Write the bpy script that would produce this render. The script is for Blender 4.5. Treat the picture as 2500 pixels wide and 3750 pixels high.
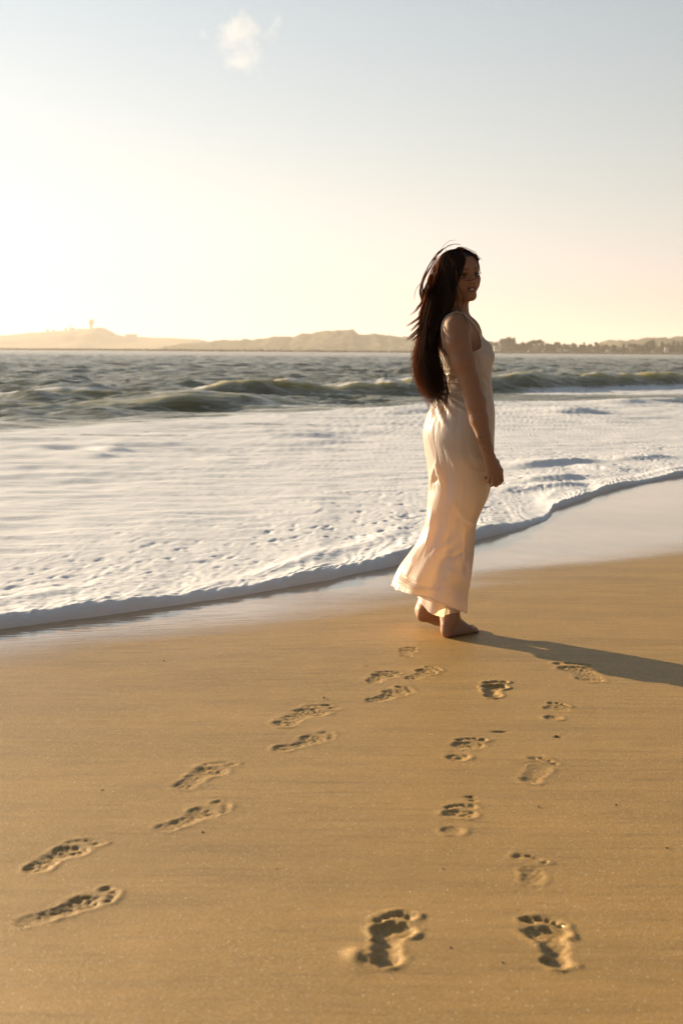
import bpy, bmesh, math, random
import numpy as np
from mathutils import Matrix, Vector

for o in list(bpy.data.objects):
    bpy.data.objects.remove(o)
SC = bpy.context.scene
COL = SC.collection
rad = math.radians

# ------------------------------------------------------------------ camera
CAM_H, FPX, PITCH, ROLL = 1.22, 4700.0, rad(7.15), rad(0.37)
cam_d = bpy.data.cameras.new('camera')
cam = bpy.data.objects.new('camera', cam_d)
COL.objects.link(cam)
CAM_M = Matrix.Rotation(math.pi / 2 - PITCH, 3, 'X') @ Matrix.Rotation(ROLL, 3, 'Z')
cam.matrix_world = Matrix.Translation((0, 0, CAM_H)) @ CAM_M.to_4x4()
cam_d.sensor_fit = 'VERTICAL'
cam_d.sensor_height = 36.0
cam_d.lens = 36.0 * FPX / 3750.0
cam_d.clip_start, cam_d.clip_end = 0.1, 30000.0
cam_d.dof.use_dof = True
cam_d.dof.focus_distance = 5.5
cam_d.dof.aperture_fstop = 5.0
SC.camera = cam

# ------------------------------------------------------------------ light
SUN_EL, SUN_AZ = rad(12.0), rad(-51.0)          # azimuth from +Y, negative = left of the view
world = bpy.data.worlds.new('World')
SC.world = world
world.use_nodes = True
wn = world.node_tree
wn.nodes.clear()
sky = wn.nodes.new('ShaderNodeTexSky')
sky.sky_type = 'NISHITA'
sky.sun_disc = False
sky.sun_elevation = SUN_EL
sky.sun_rotation = SUN_AZ
sky.air_density, sky.dust_density, sky.ozone_density = 1.0, 0.3, 1.0
bg = wn.nodes.new('ShaderNodeBackground')
bg.inputs['Strength'].default_value = 0.05
wo = wn.nodes.new('ShaderNodeOutputWorld')
hsv = wn.nodes.new('ShaderNodeHueSaturation')
hsv.inputs['Saturation'].default_value = 0.55
tint = wn.nodes.new('ShaderNodeMix')
tint.data_type, tint.blend_type = 'RGBA', 'MULTIPLY'
tint.inputs[0].default_value = 1.0
tc0 = wn.nodes.new('ShaderNodeTexCoord')
sep0 = wn.nodes.new('ShaderNodeSeparateXYZ')
wn.links.new(tc0.outputs['Generated'], sep0.inputs[0])
tr0 = wn.nodes.new('ShaderNodeValToRGB')                # peach in the low haze, clear pale blue above
tr0.color_ramp.elements[0].position, tr0.color_ramp.elements[0].color = 0.0, (0.87, 0.70, 0.86, 1)
tr0.color_ramp.elements[1].position, tr0.color_ramp.elements[1].color = 0.42, (0.995, 1.03, 0.98, 1)
el0 = tr0.color_ramp.elements.new(0.13)
el0.color = (1.02, 0.915, 0.87, 1)
wn.links.new(sep0.outputs['Z'], tr0.inputs[0])
wn.links.new(tr0.outputs[0], tint.inputs[7])
wn.links.new(sky.outputs[0], hsv.inputs['Color'])
wn.links.new(hsv.outputs[0], tint.inputs[6])
# sky scaled by hand: raised on the sun's side, dimmed opposite to cut fill
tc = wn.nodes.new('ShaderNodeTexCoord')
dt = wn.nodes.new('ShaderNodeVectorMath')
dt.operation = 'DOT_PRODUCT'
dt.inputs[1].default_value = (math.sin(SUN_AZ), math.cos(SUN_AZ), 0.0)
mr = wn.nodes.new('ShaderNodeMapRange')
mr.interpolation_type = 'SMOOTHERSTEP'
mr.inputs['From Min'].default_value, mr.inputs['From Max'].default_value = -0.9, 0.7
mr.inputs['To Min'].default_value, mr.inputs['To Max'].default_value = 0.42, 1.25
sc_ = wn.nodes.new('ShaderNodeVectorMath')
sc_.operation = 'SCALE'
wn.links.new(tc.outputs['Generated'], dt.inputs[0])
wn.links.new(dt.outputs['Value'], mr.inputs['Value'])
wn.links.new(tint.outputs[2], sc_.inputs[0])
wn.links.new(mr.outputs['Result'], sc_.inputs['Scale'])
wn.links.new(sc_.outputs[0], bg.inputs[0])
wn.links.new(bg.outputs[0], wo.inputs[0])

sun_d = bpy.data.lights.new('sun', 'SUN')
sun_d.energy = 5.0
sun_d.angle = rad(0.55)
sun_d.color = (1.0, 0.765, 0.475)
sun = bpy.data.objects.new('sun', sun_d)
COL.objects.link(sun)
SUN_V = Vector((math.sin(SUN_AZ) * math.cos(SUN_EL), math.cos(SUN_AZ) * math.cos(SUN_EL), math.sin(SUN_EL)))
sun.rotation_euler = SUN_V.to_track_quat('Z', 'Y').to_euler()
sun.location = (-30, 30, 20)

vs = SC.view_settings
vs.view_transform, vs.look, vs.gamma, vs.use_curve_mapping = 'Standard', 'None', 1.0, False
vs.exposure = 1.45
SC.cycles.use_denoising = True
SC.cycles.max_bounces = 10
SC.cycles.transmission_bounces = 8
SC.cycles.transparent_max_bounces = 8
SC.cycles.volume_bounces = 0

# ------------------------------------------------------------------ helpers
def W(px, py, y):
    """world point on the ray of photo pixel (px,py) at world depth y"""
    d = CAM_M @ Vector(((px - 1250) / FPX, -(py - 1875) / FPX, -1.0))
    t = y / d.y
    return Vector((d.x * t, y, CAM_H + d.z * t))

def G(px, py, z=0.0):
    """world point where the ray of a photo pixel meets height z"""
    d = CAM_M @ Vector(((px - 1250) / FPX, -(py - 1875) / FPX, -1.0))
    t = (z - CAM_H) / d.z
    return Vector((d.x * t, d.y * t, z))

DS = 2500 / 1568.0
def GD(x, y, z=0.0):
    return G(x * DS, y * DS, z)

def sstep(a, b, x):
    t = np.clip((x - a) / (b - a), 0, 1)
    return t * t * (3 - 2 * t)

def _hash(ix, iy, seed):
    h = (ix.astype(np.int64) * 374761393 + iy.astype(np.int64) * 668265263 + seed * 974711) & 0x7fffffff
    h = ((h ^ (h >> 13)) * 1274126177) & 0x7fffffff
    h = h ^ (h >> 16)
    return (h & 0xffff) / 65535.0

def noise(x, y, seed=0):
    """smooth value noise, about -1..1"""
    x = np.asarray(x, dtype=np.float64); y = np.asarray(y, dtype=np.float64)
    x, y = np.broadcast_arrays(x, y)
    ix, iy = np.floor(x), np.floor(y)
    fx, fy = x - ix, y - iy
    fx = fx * fx * fx * (fx * (fx * 6 - 15) + 10)
    fy = fy * fy * fy * (fy * (fy * 6 - 15) + 10)
    a, b = _hash(ix, iy, seed), _hash(ix + 1, iy, seed)
    c, d = _hash(ix, iy + 1, seed), _hash(ix + 1, iy + 1, seed)
    return ((a + (b - a) * fx) * (1 - fy) + (c + (d - c) * fx) * fy) * 2 - 1

def fbm(x, y, seed=0, oct=4, gain=0.5):
    s, a, n = 0, 1.0, 0
    for k in range(oct):
        s = s + a * noise(x * 2 ** k + 17.3 * k, y * 2 ** k - 9.1 * k, seed + k)
        n += a
        a *= gain
    return s / n

def new_mat(name):
    m = bpy.data.materials.new(name)
    m.use_nodes = True
    nt = m.node_tree
    nt.nodes.clear()
    out = nt.nodes.new('ShaderNodeOutputMaterial')
    return m, nt, out

def N(nt, typ, **kw):
    n = nt.nodes.new(typ)
    for k, v in kw.items():
        if k in n.inputs:
            n.inputs[k].default_value = v
        else:
            setattr(n, k, v)
    return n

def ramp(nt, fac, stops):
    r = nt.nodes.new('ShaderNodeValToRGB')
    while len(r.color_ramp.elements) < len(stops):
        r.color_ramp.elements.new(0.5)
    for e, (p, c) in zip(r.color_ramp.elements, stops):
        e.position = p
        e.color = (c, c, c, 1) if not isinstance(c, tuple) else (*c, 1)
    if fac is not None:
        nt.links.new(fac, r.inputs[0])
    return r

def math_node(nt, op, a, b=None, clamp=False):
    n = nt.nodes.new('ShaderNodeMath')
    n.operation = op
    n.use_clamp = clamp
    for i, v in enumerate((a, b)):
        if v is None:
            continue
        if isinstance(v, (int, float)):
            n.inputs[i].default_value = v
        else:
            nt.links.new(v, n.inputs[i])
    return n.outputs[0]

def mixrgb(nt, fac, a, b, mode='MIX'):
    n = nt.nodes.new('ShaderNodeMix')
    n.data_type = 'RGBA'
    n.blend_type = mode
    for s, v in ((n.inputs[0], fac), (n.inputs[6], a), (n.inputs[7], b)):
        if isinstance(v, (int, float)):
            s.default_value = v
        elif isinstance(v, tuple):
            s.default_value = (*v, 1)
        else:
            nt.links.new(v, s)
    return n.outputs[2]

def obj(name, me, mat=None, parent=None, **props):
    o = bpy.data.objects.new(name, me)
    COL.objects.link(o)
    if mat and me is not None:
        me.materials.append(mat)
    if parent:
        o.parent = parent
    for k, v in props.items():
        o[k] = v
    return o

def mesh_np(name, verts, faces, smooth=True, attrs=None):
    """verts (n,3), faces (m,3|4) numpy"""
    me = bpy.data.meshes.new(name)
    verts = np.ascontiguousarray(verts, dtype=np.float32)
    faces = np.ascontiguousarray(faces, dtype=np.int32)
    n, m, k = len(verts), len(faces), faces.shape[1]
    me.vertices.add(n)
    me.vertices.foreach_set('co', verts.ravel())
    me.loops.add(m * k)
    me.loops.foreach_set('vertex_index', faces.ravel())
    me.polygons.add(m)
    me.polygons.foreach_set('loop_start', np.arange(0, m * k, k, dtype=np.int32))
    try:
        me.polygons.foreach_set('loop_total', np.full(m, k, dtype=np.int32))
    except Exception:
        pass
    me.update(calc_edges=True)
    me.validate()
    if smooth:
        me.polygons.foreach_set('use_smooth', np.ones(len(me.polygons), dtype=bool))
    for an, av in (attrs or {}).items():
        av = np.asarray(av, dtype=np.float32)
        if av.ndim == 1:
            a = me.attributes.new(an, 'FLOAT', 'POINT')
            a.data.foreach_set('value', av)
        else:
            a = me.attributes.new(an, 'FLOAT_COLOR', 'POINT')
            c = np.ones((len(av), 4), np.float32)
            c[:, :3] = av
            a.data.foreach_set('color', c.ravel())
    return me

def grid_faces(nr, nc, flip=False):
    i = np.arange(nr * nc).reshape(nr, nc)
    a, b, c, d = i[:-1, :-1].ravel(), i[:-1, 1:].ravel(), i[1:, 1:].ravel(), i[1:, :-1].ravel()
    return np.stack([a, d, c, b] if flip else [a, b, c, d], 1)
# ------------------------------------------------------------------ shoreline
EDGE = [(-60, 1452), (0, 1443), (50, 1437), (100, 1432), (200, 1422), (300, 1408), (400, 1393), (500, 1378), (600, 1360), (700, 1342),
        (760, 1333), (800, 1321), (850, 1311), (905, 1299), (960, 1277), (1030, 1256), (1090, 1240), (1150, 1224), (1200, 1213), (1230, 1204),
        (1256, 1196), (1266, 1186), (1272, 1175), (1290, 1166), (1320, 1156), (1350, 1145), (1385, 1132), (1420, 1122), (1470, 1112),
        (1520, 1102), (1568, 1093), (1640, 1081)]
_e = np.array([tuple(GD(x, y))[:2] for x, y in EDGE])
_s0 = 0.75
EX = np.concatenate([[-400, -8.0, -3.5], _e[:, 0], [8.0, 400]])
EY = np.concatenate([[2.0, 3.6, 4.7], _e[:, 1], [_e[-1, 1] + 1.0 * (8 - _e[-1, 0]), _e[-1, 1] + 1.0 * (8 - _e[-1, 0]) + 60]])
def S(x):
    x = np.asarray(x, dtype=np.float64)
    return np.interp(x, EX, EY) + 0.030 * noise(x * 2.6, 0 * x, 601) + 0.012 * noise(x * 9.0, 0 * x, 602)
WETL = [(-60, 1505), (0, 1492), (200, 1462), (400, 1428), (600, 1396), (800, 1362), (1000, 1325), (1090, 1306), (1200, 1290), (1300, 1276), (1430, 1258), (1568, 1237), (1640, 1225)]
_w = np.array([tuple(GD(x, y))[:2] for x, y in WETL])
def SW(x):
    x = np.asarray(x, dtype=np.float64)
    a = np.interp(x, _w[:, 0], _w[:, 1])
    a = np.where(x < _w[0, 0], _w[0, 1] + (x - _w[0, 0]) * 0.3, a)
    return np.where(x > _w[-1, 0], _w[-1, 1] + (x - _w[-1, 0]) * 0.75, a)

# ------------------------------------------------------------------ beach with footprints
def spaced(fine0, fine1, step, lo, hi, grow):
    mid = np.arange(fine0, fine1 + 1e-6, step)
    left, x, d = [], fine0, step
    while x > lo:
        d *= grow
        x -= d
        left.append(max(x, lo))
    right, x, d = [], mid[-1], step
    while x < hi:
        d *= grow
        x += d
        right.append(min(x, hi))
    return np.concatenate([left[::-1], mid, right])

bx = spaced(-1.05, 1.45, 0.005, -400, 400, 1.05)
by = spaced(2.25, 5.75, 0.0052, -120, 420, 1.045)
BX, BY = np.meshgrid(bx, by)
dsea = BY - S(BX)                                   # >0 under the sea
BZ = 0.004 * fbm(BX * 0.6, BY * 0.9, 3, 3) + 0.0011 * fbm(BX * 6 + 2 * BY, BY * 9, 9, 3)
BZ += 0.0006 * noise(BX * 5 + BY * 2, BY * 60 - BX * 16, 31) * sstep(-4, 0.2, dsea)
for _i in range(2):
    pass
BZ -= np.clip(dsea - 0.15, 0, 1) * 0.06 + np.clip(dsea - 0.15, 0, 40) * 0.03
BZ += 0.02 * np.clip(-BY, 0, 100)                    # the beach rises gently behind the camera

FOOT = [('heel', 0.031, 0.0, 0.028), ('mid', 0.066, -0.005, 0.025), ('mid', 0.096, -0.008, 0.025), ('mid', 0.126, -0.006, 0.028),
        ('ball', 0.156, 0.017, 0.028), ('ball', 0.158, 0.0, 0.028), ('ball', 0.150, -0.016, 0.028),
        ('toe', 0.222, 0.027, 0.0125), ('toe', 0.227, 0.005, 0.0085), ('toe', 0.220, -0.011, 0.0078), ('toe', 0.209, -0.025, 0.0072), ('toe', 0.194, -0.037, 0.0072)]
# heel pixel, toe pixel (display px), side (+1 = right foot), depth in mm, weights heel/mid/ball/toes, scale of the width
PRINTS = [
    ((883, 2222), (915, 2094), -1, 9.8, 1.0, 0.8, 0.9, 1.0, 0.90),
    ((1283, 2224), (1237, 2104), 1, 9.8, 1.0, 0.8, 0.85, 1.0, 1.0),
    ((1222, 2044), (1214, 1962), 1, 6.2, 0.25, 0.55, 0.12, 1.0, 1.0),
    ((1038, 1916), (1060, 1845), -1, 6.7, 0.55, 0.12, 0.8, 1.0, 1.0),
    ((1216, 1798), (1246, 1738), 1, 6.2, 0.65, 0.4, 0.2, 1.0, 1.0),
    ((1045, 1746), (1090, 1693), -1, 6.7, 0.9, 0.25, 0.8, 1.0, 1.0),
    ((1268, 1654), (1282, 1614), 1, 6.2, 0.8, 0.1, 0.5, 1.0, 1.0),
    ((1130, 1602), (1139, 1564), -1, 9.5, 0.8, 0.8, 1.0, 1.0, 1.0),
    ((1362, 1566), (1305, 1521), 1, 6.7, 0.8, 0.7, 0.9, 1.0, 1.2),
    ((930, 1511), (940, 1487), -1, 4.5, 0.7, 0.4, 0.7, 1.0, 1.0),
    ((938, 1560), (1002, 1532), 1, 5.6, 0.8, 0.35, 1.0, 0.7, 1.0),
    ((852, 1568), (900, 1541), -1, 5.6, 0.9, 0.8, 0.9, 0.9, 1.25),
    ((848, 1612), (940, 1578), 1, 5.6, 0.7, 0.9, 0.9, 0.7, 0.95),
    ((638, 1667), (756, 1617), -1, 6.7, 0.9, 0.7, 1.0, 0.9, 1.05),
    ((634, 1724), (766, 1682), 1, 6.2, 0.8, 0.8, 1.0, 1.0, 0.95),
    ((412, 1812), (518, 1749), -1, 6.2, 0.9, 0.6, 0.9, 0.9, 1.05),
    ((362, 1908), (526, 1844), 1, 6.7, 0.6, 0.8, 1.0, 1.0, 0.9),
    ((62, 2004), (218, 1928), -1, 7.8, 0.9, 0.9, 1.0, 0.9, 1.0),
    ((42, 2126), (274, 2046), 1, 8.4, 0.4, 0.8, 1.0, 1.1, 0.85),
]
PIT = np.zeros_like(BZ)
for k, (hp, tp, side, dep, wh, wm, wb, wt, wid) in enumerate(PRINTS):
    if k > 12:                                              # the older left trail is shallower and its toes have slumped
        dep, wt, wid = dep * 0.66, wt * 0.75, wid * 0.9
    h, t = GD(*hp), GD(*tp)
    hx, hy, tx, ty = h.x, h.y, t.x, t.y
    L = math.hypot(tx - hx, ty - hy)
    sc = L / 0.240
    ux, uy = (tx - hx) / L, (ty - hy) / L
    vx, vy = (-uy, ux) if side > 0 else (uy, -ux)       # towards the big toe
    cx, cy, R = (hx + tx) / 2, (hy + ty) / 2, L * 0.85
    i0, i1 = np.searchsorted(by, (cy - R, cy + R))
    j0, j1 = np.searchsorted(bx, (cx - R, cx + R))
    X, Y = BX[i0:i1, j0:j1], BY[i0:i1, j0:j1]
    wob = 0.004 * noise(X * 70, Y * 70, 60 + k) + 0.0035 * noise(X * 28, Y * 28, 90 + k)
    U = ((X - hx) * ux + (Y - hy) * uy) / sc + wob
    V = ((X - hx) * vx + (Y - hy) * vy) / sc / wid + wob
    wts = dict(heel=wh, mid=wm, ball=wb, toe=wt)
    prof = np.zeros_like(X); near = np.full_like(X, 1.0)
    for nm, cu, cv, r in FOOT:
        sd = np.hypot(U - cu, V - cv) - r
        w = wts[nm]
        edge = (0.0065 if nm != 'mid' else 0.011) + (0.003 if k > 8 and nm == 'toe' else 0)
        prof = np.maximum(prof, w * sstep(edge, -edge, sd) * (0.72 + 0.28 * sstep(0, -r, sd)))
        if w > 0.3:
            near = np.minimum(near, sd)
    rim = np.exp(-((near - 0.012) / 0.008) ** 2) * (near > 0) * (0.0035 if dep > 9 else 0.0017)
    rim *= 0.6 + 0.7 * noise(X * 30, Y * 30, 7 + k)
    crumb = noise(X * 130, Y * 130, 33 + k) * (0.0018 if dep > 9 else 0.0026) * prof
    BZ[i0:i1, j0:j1] += -dep * (0.00095 if dep > 9 else 0.00078) * prof + rim + crumb
    PIT[i0:i1, j0:j1] = np.maximum(PIT[i0:i1, j0:j1], prof)
# short dents: stray toe scuffs and the thin wrack line right of the walker
for (dx, dy, a, b, dd) in [(1147, 1680, .022, .007, 7), (1281, 1693, .012, .006, 5), (1080, 1830, .012, .008, 6), (1085, 1838, .01, .006, 4),
                           (752, 1618, .012, .005, 4), (1085, 1387, .06, .014, 4), (1120, 1381, .03, .01, 2), (1170, 1380, .045, .012, 3), (1325, 1378, .05, .012, 3), (1495, 1373, .05, .012, 3),
                           (1240, 1379, .06, .01, 2)]:
    c = GD(dx, dy)
    i0, i1 = np.searchsorted(by, (c.y - .2, c.y + .2)); j0, j1 = np.searchsorted(bx, (c.x - .2, c.x + .2))
    X, Y = BX[i0:i1, j0:j1], BY[i0:i1, j0:j1]
    BZ[i0:i1, j0:j1] -= 0.001 * dd * np.exp(-((X - c.x) / a) ** 2 - ((Y - c.y) / b) ** 2)
# sand pushed up beside the nearest left print
c = GD(818, 2196)
BZ += 0.010 * np.exp(-((BX - c.x) / .022) ** 2 - ((BY - c.y) / .03) ** 2)

wet = sstep(-0.9, 0.35, (BY - SW(BX)) / (0.42 + 0.1 * np.clip(BY - 4, 0, 20)) + 0.55 * fbm(BX * 0.9, BY * 3.0 - BX * 1.2, 71, 3))
damp = sstep(-1.9, 0.4, (BY - SW(BX)) + 0.5 * fbm(BX * 0.7, BY * 1.6, 75, 3) + 0.6 * sstep(0.2, -1.2, BX))
wet = np.where(BY < S(BX) + 3, wet, 1)

def sand_material():
    m, nt, out = new_mat('sand')
    L = nt.links.new
    geo = N(nt, 'ShaderNodeNewGeometry')
    pos = geo.outputs['Position']
    aw = N(nt, 'ShaderNodeAttribute', attribute_name='wet').outputs['Fac']
    ad = N(nt, 'ShaderNodeAttribute', attribute_name='damp').outputs['Fac']
    ap = N(nt, 'ShaderNodeAttribute', attribute_name='pit').outputs['Fac']
    # grain and wash streaks
    g1 = N(nt, 'ShaderNodeTexNoise', Scale=420.0, Detail=3.0, Roughness=0.7)
    L(pos, g1.inputs['Vector'])
    mp = N(nt, 'ShaderNodeMapping')
    mp.inputs['Rotation'].default_value = (0, 0, rad(-9))
    mp.inputs['Scale'].default_value = (2.6, 34.0, 1.0)
    L(pos, mp.inputs['Vector'])
    g2 = N(nt, 'ShaderNodeTexNoise', Scale=1.0, Detail=5.0, Roughness=0.65)
    L(mp.outputs[0], g2.inputs['Vector'])
    mp3 = N(nt, 'ShaderNodeMapping')
    mp3.inputs['Rotation'].default_value = (0, 0, rad(-14))
    mp3.inputs['Scale'].default_value = (0.8, 5.0, 1.0)
    L(pos, mp3.inputs['Vector'])
    g3 = N(nt, 'ShaderNodeTexNoise', Scale=1.0, Detail=4.0, Roughness=0.6)
    L(mp3.outputs[0], g3.inputs['Vector'])
    base = ramp(nt, g1.outputs[0], [(0.30, (0.150, 0.089, 0.027)), (0.5, (0.355, 0.209, 0.055)), (0.72, (0.56, 0.37, 0.135))]).outputs[0]
    st = ramp(nt, g2.outputs[0], [(0.30, 0.62), (0.48, 1.0), (0.70, 1.18)]).outputs[0]
    base = mixrgb(nt, 0.55, base, st, 'MULTIPLY')
    pt = ramp(nt, g3.outputs[0], [(0.3, 0.84), (0.6, 1.06)]).outputs[0]
    base = mixrgb(nt, 0.8, base, pt, 'MULTIPLY')
    base = mixrgb(nt, math_node(nt, 'MULTIPLY', aw, 0.75), base, mixrgb(nt, 1.0, base, (0.98, 0.82, 0.52), 'MULTIPLY'))
    # grains
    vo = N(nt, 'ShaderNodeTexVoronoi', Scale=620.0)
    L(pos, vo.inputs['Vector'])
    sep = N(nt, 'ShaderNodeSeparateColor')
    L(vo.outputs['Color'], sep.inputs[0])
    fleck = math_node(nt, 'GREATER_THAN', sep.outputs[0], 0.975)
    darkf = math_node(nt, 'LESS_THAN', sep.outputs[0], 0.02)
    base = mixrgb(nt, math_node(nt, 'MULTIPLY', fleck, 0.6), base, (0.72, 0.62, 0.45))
    base = mixrgb(nt, math_node(nt, 'MULTIPLY', darkf, 0.6), base, (0.06, 0.045, 0.03))
    dry = math_node(nt, 'SUBTRACT', 1.0, aw)
    v2 = N(nt, 'ShaderNodeTexVoronoi', Scale=105.0)          # sun glints painted into the sand colour as pale specks
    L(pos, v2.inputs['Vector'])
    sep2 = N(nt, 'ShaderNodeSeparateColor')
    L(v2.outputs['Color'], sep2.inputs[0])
    glint = math_node(nt, 'MULTIPLY', math_node(nt, 'GREATER_THAN', sep2.outputs[0], 0.88), math_node(nt, 'LESS_THAN', v2.outputs['Distance'], 0.17))
    base = mixrgb(nt, math_node(nt, 'MULTIPLY', glint, 0.85), base, (0.92, 0.80, 0.52))
    b1 = N(nt, 'ShaderNodeBump', Distance=0.0016)
    L(g1.outputs[0], b1.inputs['Height'])
    L(math_node(nt, 'ADD', math_node(nt, 'MULTIPLY', dry, 0.85), 0.03), b1.inputs['Strength'])
    b2 = N(nt, 'ShaderNodeBump', Distance=0.004)
    L(g2.outputs[0], b2.inputs['Height'])
    L(math_node(nt, 'ADD', math_node(nt, 'MULTIPLY', dry, 0.38), 0.12), b2.inputs['Strength'])
    L(b1.outputs[0], b2.inputs['Normal'])
    p = N(nt, 'ShaderNodeBsdfPrincipled')
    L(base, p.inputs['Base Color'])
    L(b2.outputs[0], p.inputs['Normal'])
    rg = math_node(nt, 'SUBTRACT', 0.60, math_node(nt, 'MULTIPLY', aw, 0.42))
    rg = math_node(nt, 'SUBTRACT', rg, math_node(nt, 'MULTIPLY', ad, 0.16))
    L(rg, p.inputs['Roughness'])
    L(math_node(nt, 'ADD', 0.45, math_node(nt, 'MULTIPLY', aw, 0.2)), p.inputs['Specular IOR Level'])
    L(math_node(nt, 'MULTIPLY', aw, 0.75), p.inputs['Coat Weight'])
    p.inputs['Coat Roughness'].default_value = 0.16
    p.inputs['Coat IOR'].default_value = 1.65
    p.inputs['Coat Tint'].default_value = (1.0, 0.95, 0.86, 1)
    # glinting grains: mirror-like facets at random tilts
    gl = N(nt, 'ShaderNodeBsdfGlossy', Roughness=0.22)
    gl.inputs['Color'].default_value = (0.9, 0.8, 0.6, 1)
    off = N(nt, 'ShaderNodeVectorMath', operation='SUBTRACT')
    L(vo.outputs['Color'], off.inputs[0]); off.inputs[1].default_value = (0.5, 0.5, 0.5)
    scl = N(nt, 'ShaderNodeVectorMath', operation='SCALE')
    L(off.outputs[0], scl.inputs[0]); scl.inputs['Scale'].default_value = 1.7
    add = N(nt, 'ShaderNodeVectorMath', operation='ADD')
    L(scl.outputs[0], add.inputs[0]); L(geo.outputs['Normal'], add.inputs[1])
    nrm = N(nt, 'ShaderNodeVectorMath', operation='NORMALIZE')
    L(add.outputs[0], nrm.inputs[0]); L(nrm.outputs[0], gl.inputs['Normal'])
    spk = math_node(nt, 'MULTIPLY', math_node(nt, 'GREATER_THAN', sep.outputs[1], 0.955), 0.55)
    spk = math_node(nt, 'MULTIPLY', spk, dry)
    mx = N(nt, 'ShaderNodeMixShader')
    L(spk, mx.inputs[0]); L(p.outputs[0], mx.inputs[1]); L(gl.outputs[0], mx.inputs[2])
    L(mx.outputs[0], out.inputs['Surface'])
    return m

bv = np.stack([BX.ravel(), BY.ravel(), BZ.ravel()], 1)
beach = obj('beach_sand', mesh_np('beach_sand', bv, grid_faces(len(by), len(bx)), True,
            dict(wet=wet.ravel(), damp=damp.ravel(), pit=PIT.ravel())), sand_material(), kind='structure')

# ------------------------------------------------------------------ sea
FOAML = [(-200, 990), (0, 984), (150, 980), (300, 973), (450, 962), (600, 948), (750, 942), (900, 935), (1000, 925), (1130, 908), (1300, 898), (1430, 893), (1568, 889), (1800, 880)]
_f = np.array([tuple(GD(x, y))[:2] for x, y in FOAML])
def SF(x):
    return np.interp(x, _f[:, 0], _f[:, 1])

xi = np.concatenate([-np.geomspace(60, 7.5, 26)[:-1], np.arange(-7.5, -2.0, 0.03), np.arange(-2.0, 3.9, 0.0105), np.arange(3.9, 8.0, 0.03), np.geomspace(8.0, 60, 26)])
ts = [0.0]
while ts[-1] < 4600:
    t = ts[-1]
    dt = 0.005 + 0.012 * t if t < 14 else 0.173 + 0.003 * (t - 14) if t < 60 else 0.31 + 0.0045 * (t - 60) if t < 260 else 1.2 + 0.03 * (t - 260)
    ts.append(t + dt)
ts = np.array(ts)
XI, T = np.meshgrid(xi, ts)
SX = XI * (1 + T / 25.0)
shore = S(XI)
dS = np.gradient(S(xi), xi)
_kk = np.exp(-(np.arange(-80, 81) / 34.0) ** 2); _kk /= _kk.sum()
dS = np.convolve(np.pad(dS, 80, mode='edge'), _kk, 'valid')
_k = np.exp(-(np.arange(-150, 151) / 60.0) ** 2); _k /= _k.sum()
_xf = np.arange(-12, 12, 0.01)
_sf = np.convolve(np.pad(S(_xf), 150, mode='edge'), _k, 'valid')
SMO = np.interp(XI, _xf, _sf, left=np.nan, right=np.nan)
SMO = np.where(np.isnan(SMO), shore, SMO)
_b = np.exp(-T / 0.6)
SY = shore * _b + SMO * (1 - _b) + T
DT = np.gradient(ts)[:, None] * np.ones_like(XI)
nrmd = T / np.sqrt(1 + dS ** 2)[None, :]                  # distance from the edge
rng = np.random.default_rng(4)
Z = np.full_like(SX, 0.012)
# --- the rolled foam lip at the front of the swash
hl = 0.058 + 0.020 * noise(XI * 2.1, 0 * XI, 5) + 0.013 * noise(XI * 6.0, 0 * XI, 6)
hl *= 1 - 0.18 * sstep(0.4, 2.2, XI)
wl = 0.062 + 0.012 * noise(XI * 4.5, 3 + 0 * XI, 8)
q = np.clip(nrmd / wl, 0, 1)
lip = hl * np.sqrt(np.clip(1 - (1 - q) ** 2, 0, 1)) * (0.42 * np.exp(-nrmd / 2.2) + 0.58 * np.exp(-np.clip(nrmd - wl, 0, 9) / (0.30 + 0.12 * noise(XI * 3, 0 * XI, 15))))
lip *= 1 + 0.12 * fbm(SX * 7 + SY * 2, SY * 7, 21, 3) + 0.05 * noise(SX * 34, SY * 34, 22) + 0.07 * noise(XI * 42 + 4 * noise(XI * 5, nrmd * 5, 26), nrmd * 7, 24)
ridge2 = 0.016 * np.exp(-((nrmd - 0.42 - 0.22 * noise(XI * 1.5, 0 * XI, 17)) / 0.12) ** 2) * sstep(0.0, 0.7, noise(XI * 1.1, 9 + 0 * XI, 18) + 0.35)
near_f = np.exp(-nrmd / 9.0)
Z = -0.006 + lip + ridge2 + 0.010 * sstep(0.1, 2.5, nrmd)
# dimples and ripples of the foam sheet
dim = fbm(SX * 13.0 - SY * 3.0, SY * 8.0 + SX * 4.0, 41, 2)
zone = sstep(0.25, 0.8, nrmd) * np.exp(-np.clip(nrmd - 1.2, 0, 99) / 1.3)
Z -= 0.024 * zone * np.clip(dim - 0.24, 0, 1) * (0.7 + 0.6 * noise(SX * 0.9, SY * 0.9, 44))
Z += 0.0012 * zone * noise(SX * 22, SY * 18, 45)
far_f = sstep(2.0, 6.0, nrmd)
Z += far_f * (0.020 * fbm(SX * 0.7 + SY * 0.25, SY * 1.9 - SX * 0.12, 51, 5) + 0.020 * fbm(SX * 0.28, SY * 0.7, 52, 3))
Z += sstep(1.0, 2.2, nrmd) * sstep(16, 6, nrmd) * 0.013 * fbm(SX * 2.0 + SY * 0.5, SY * 4.6 - SX * 0.5, 55, 3)
Z += sstep(3.0, 7.0, nrmd) * 0.030 * fbm(SX * 0.9 + SY * 0.2, SY * 2.3 - SX * 0.15, 57, 3)
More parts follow.
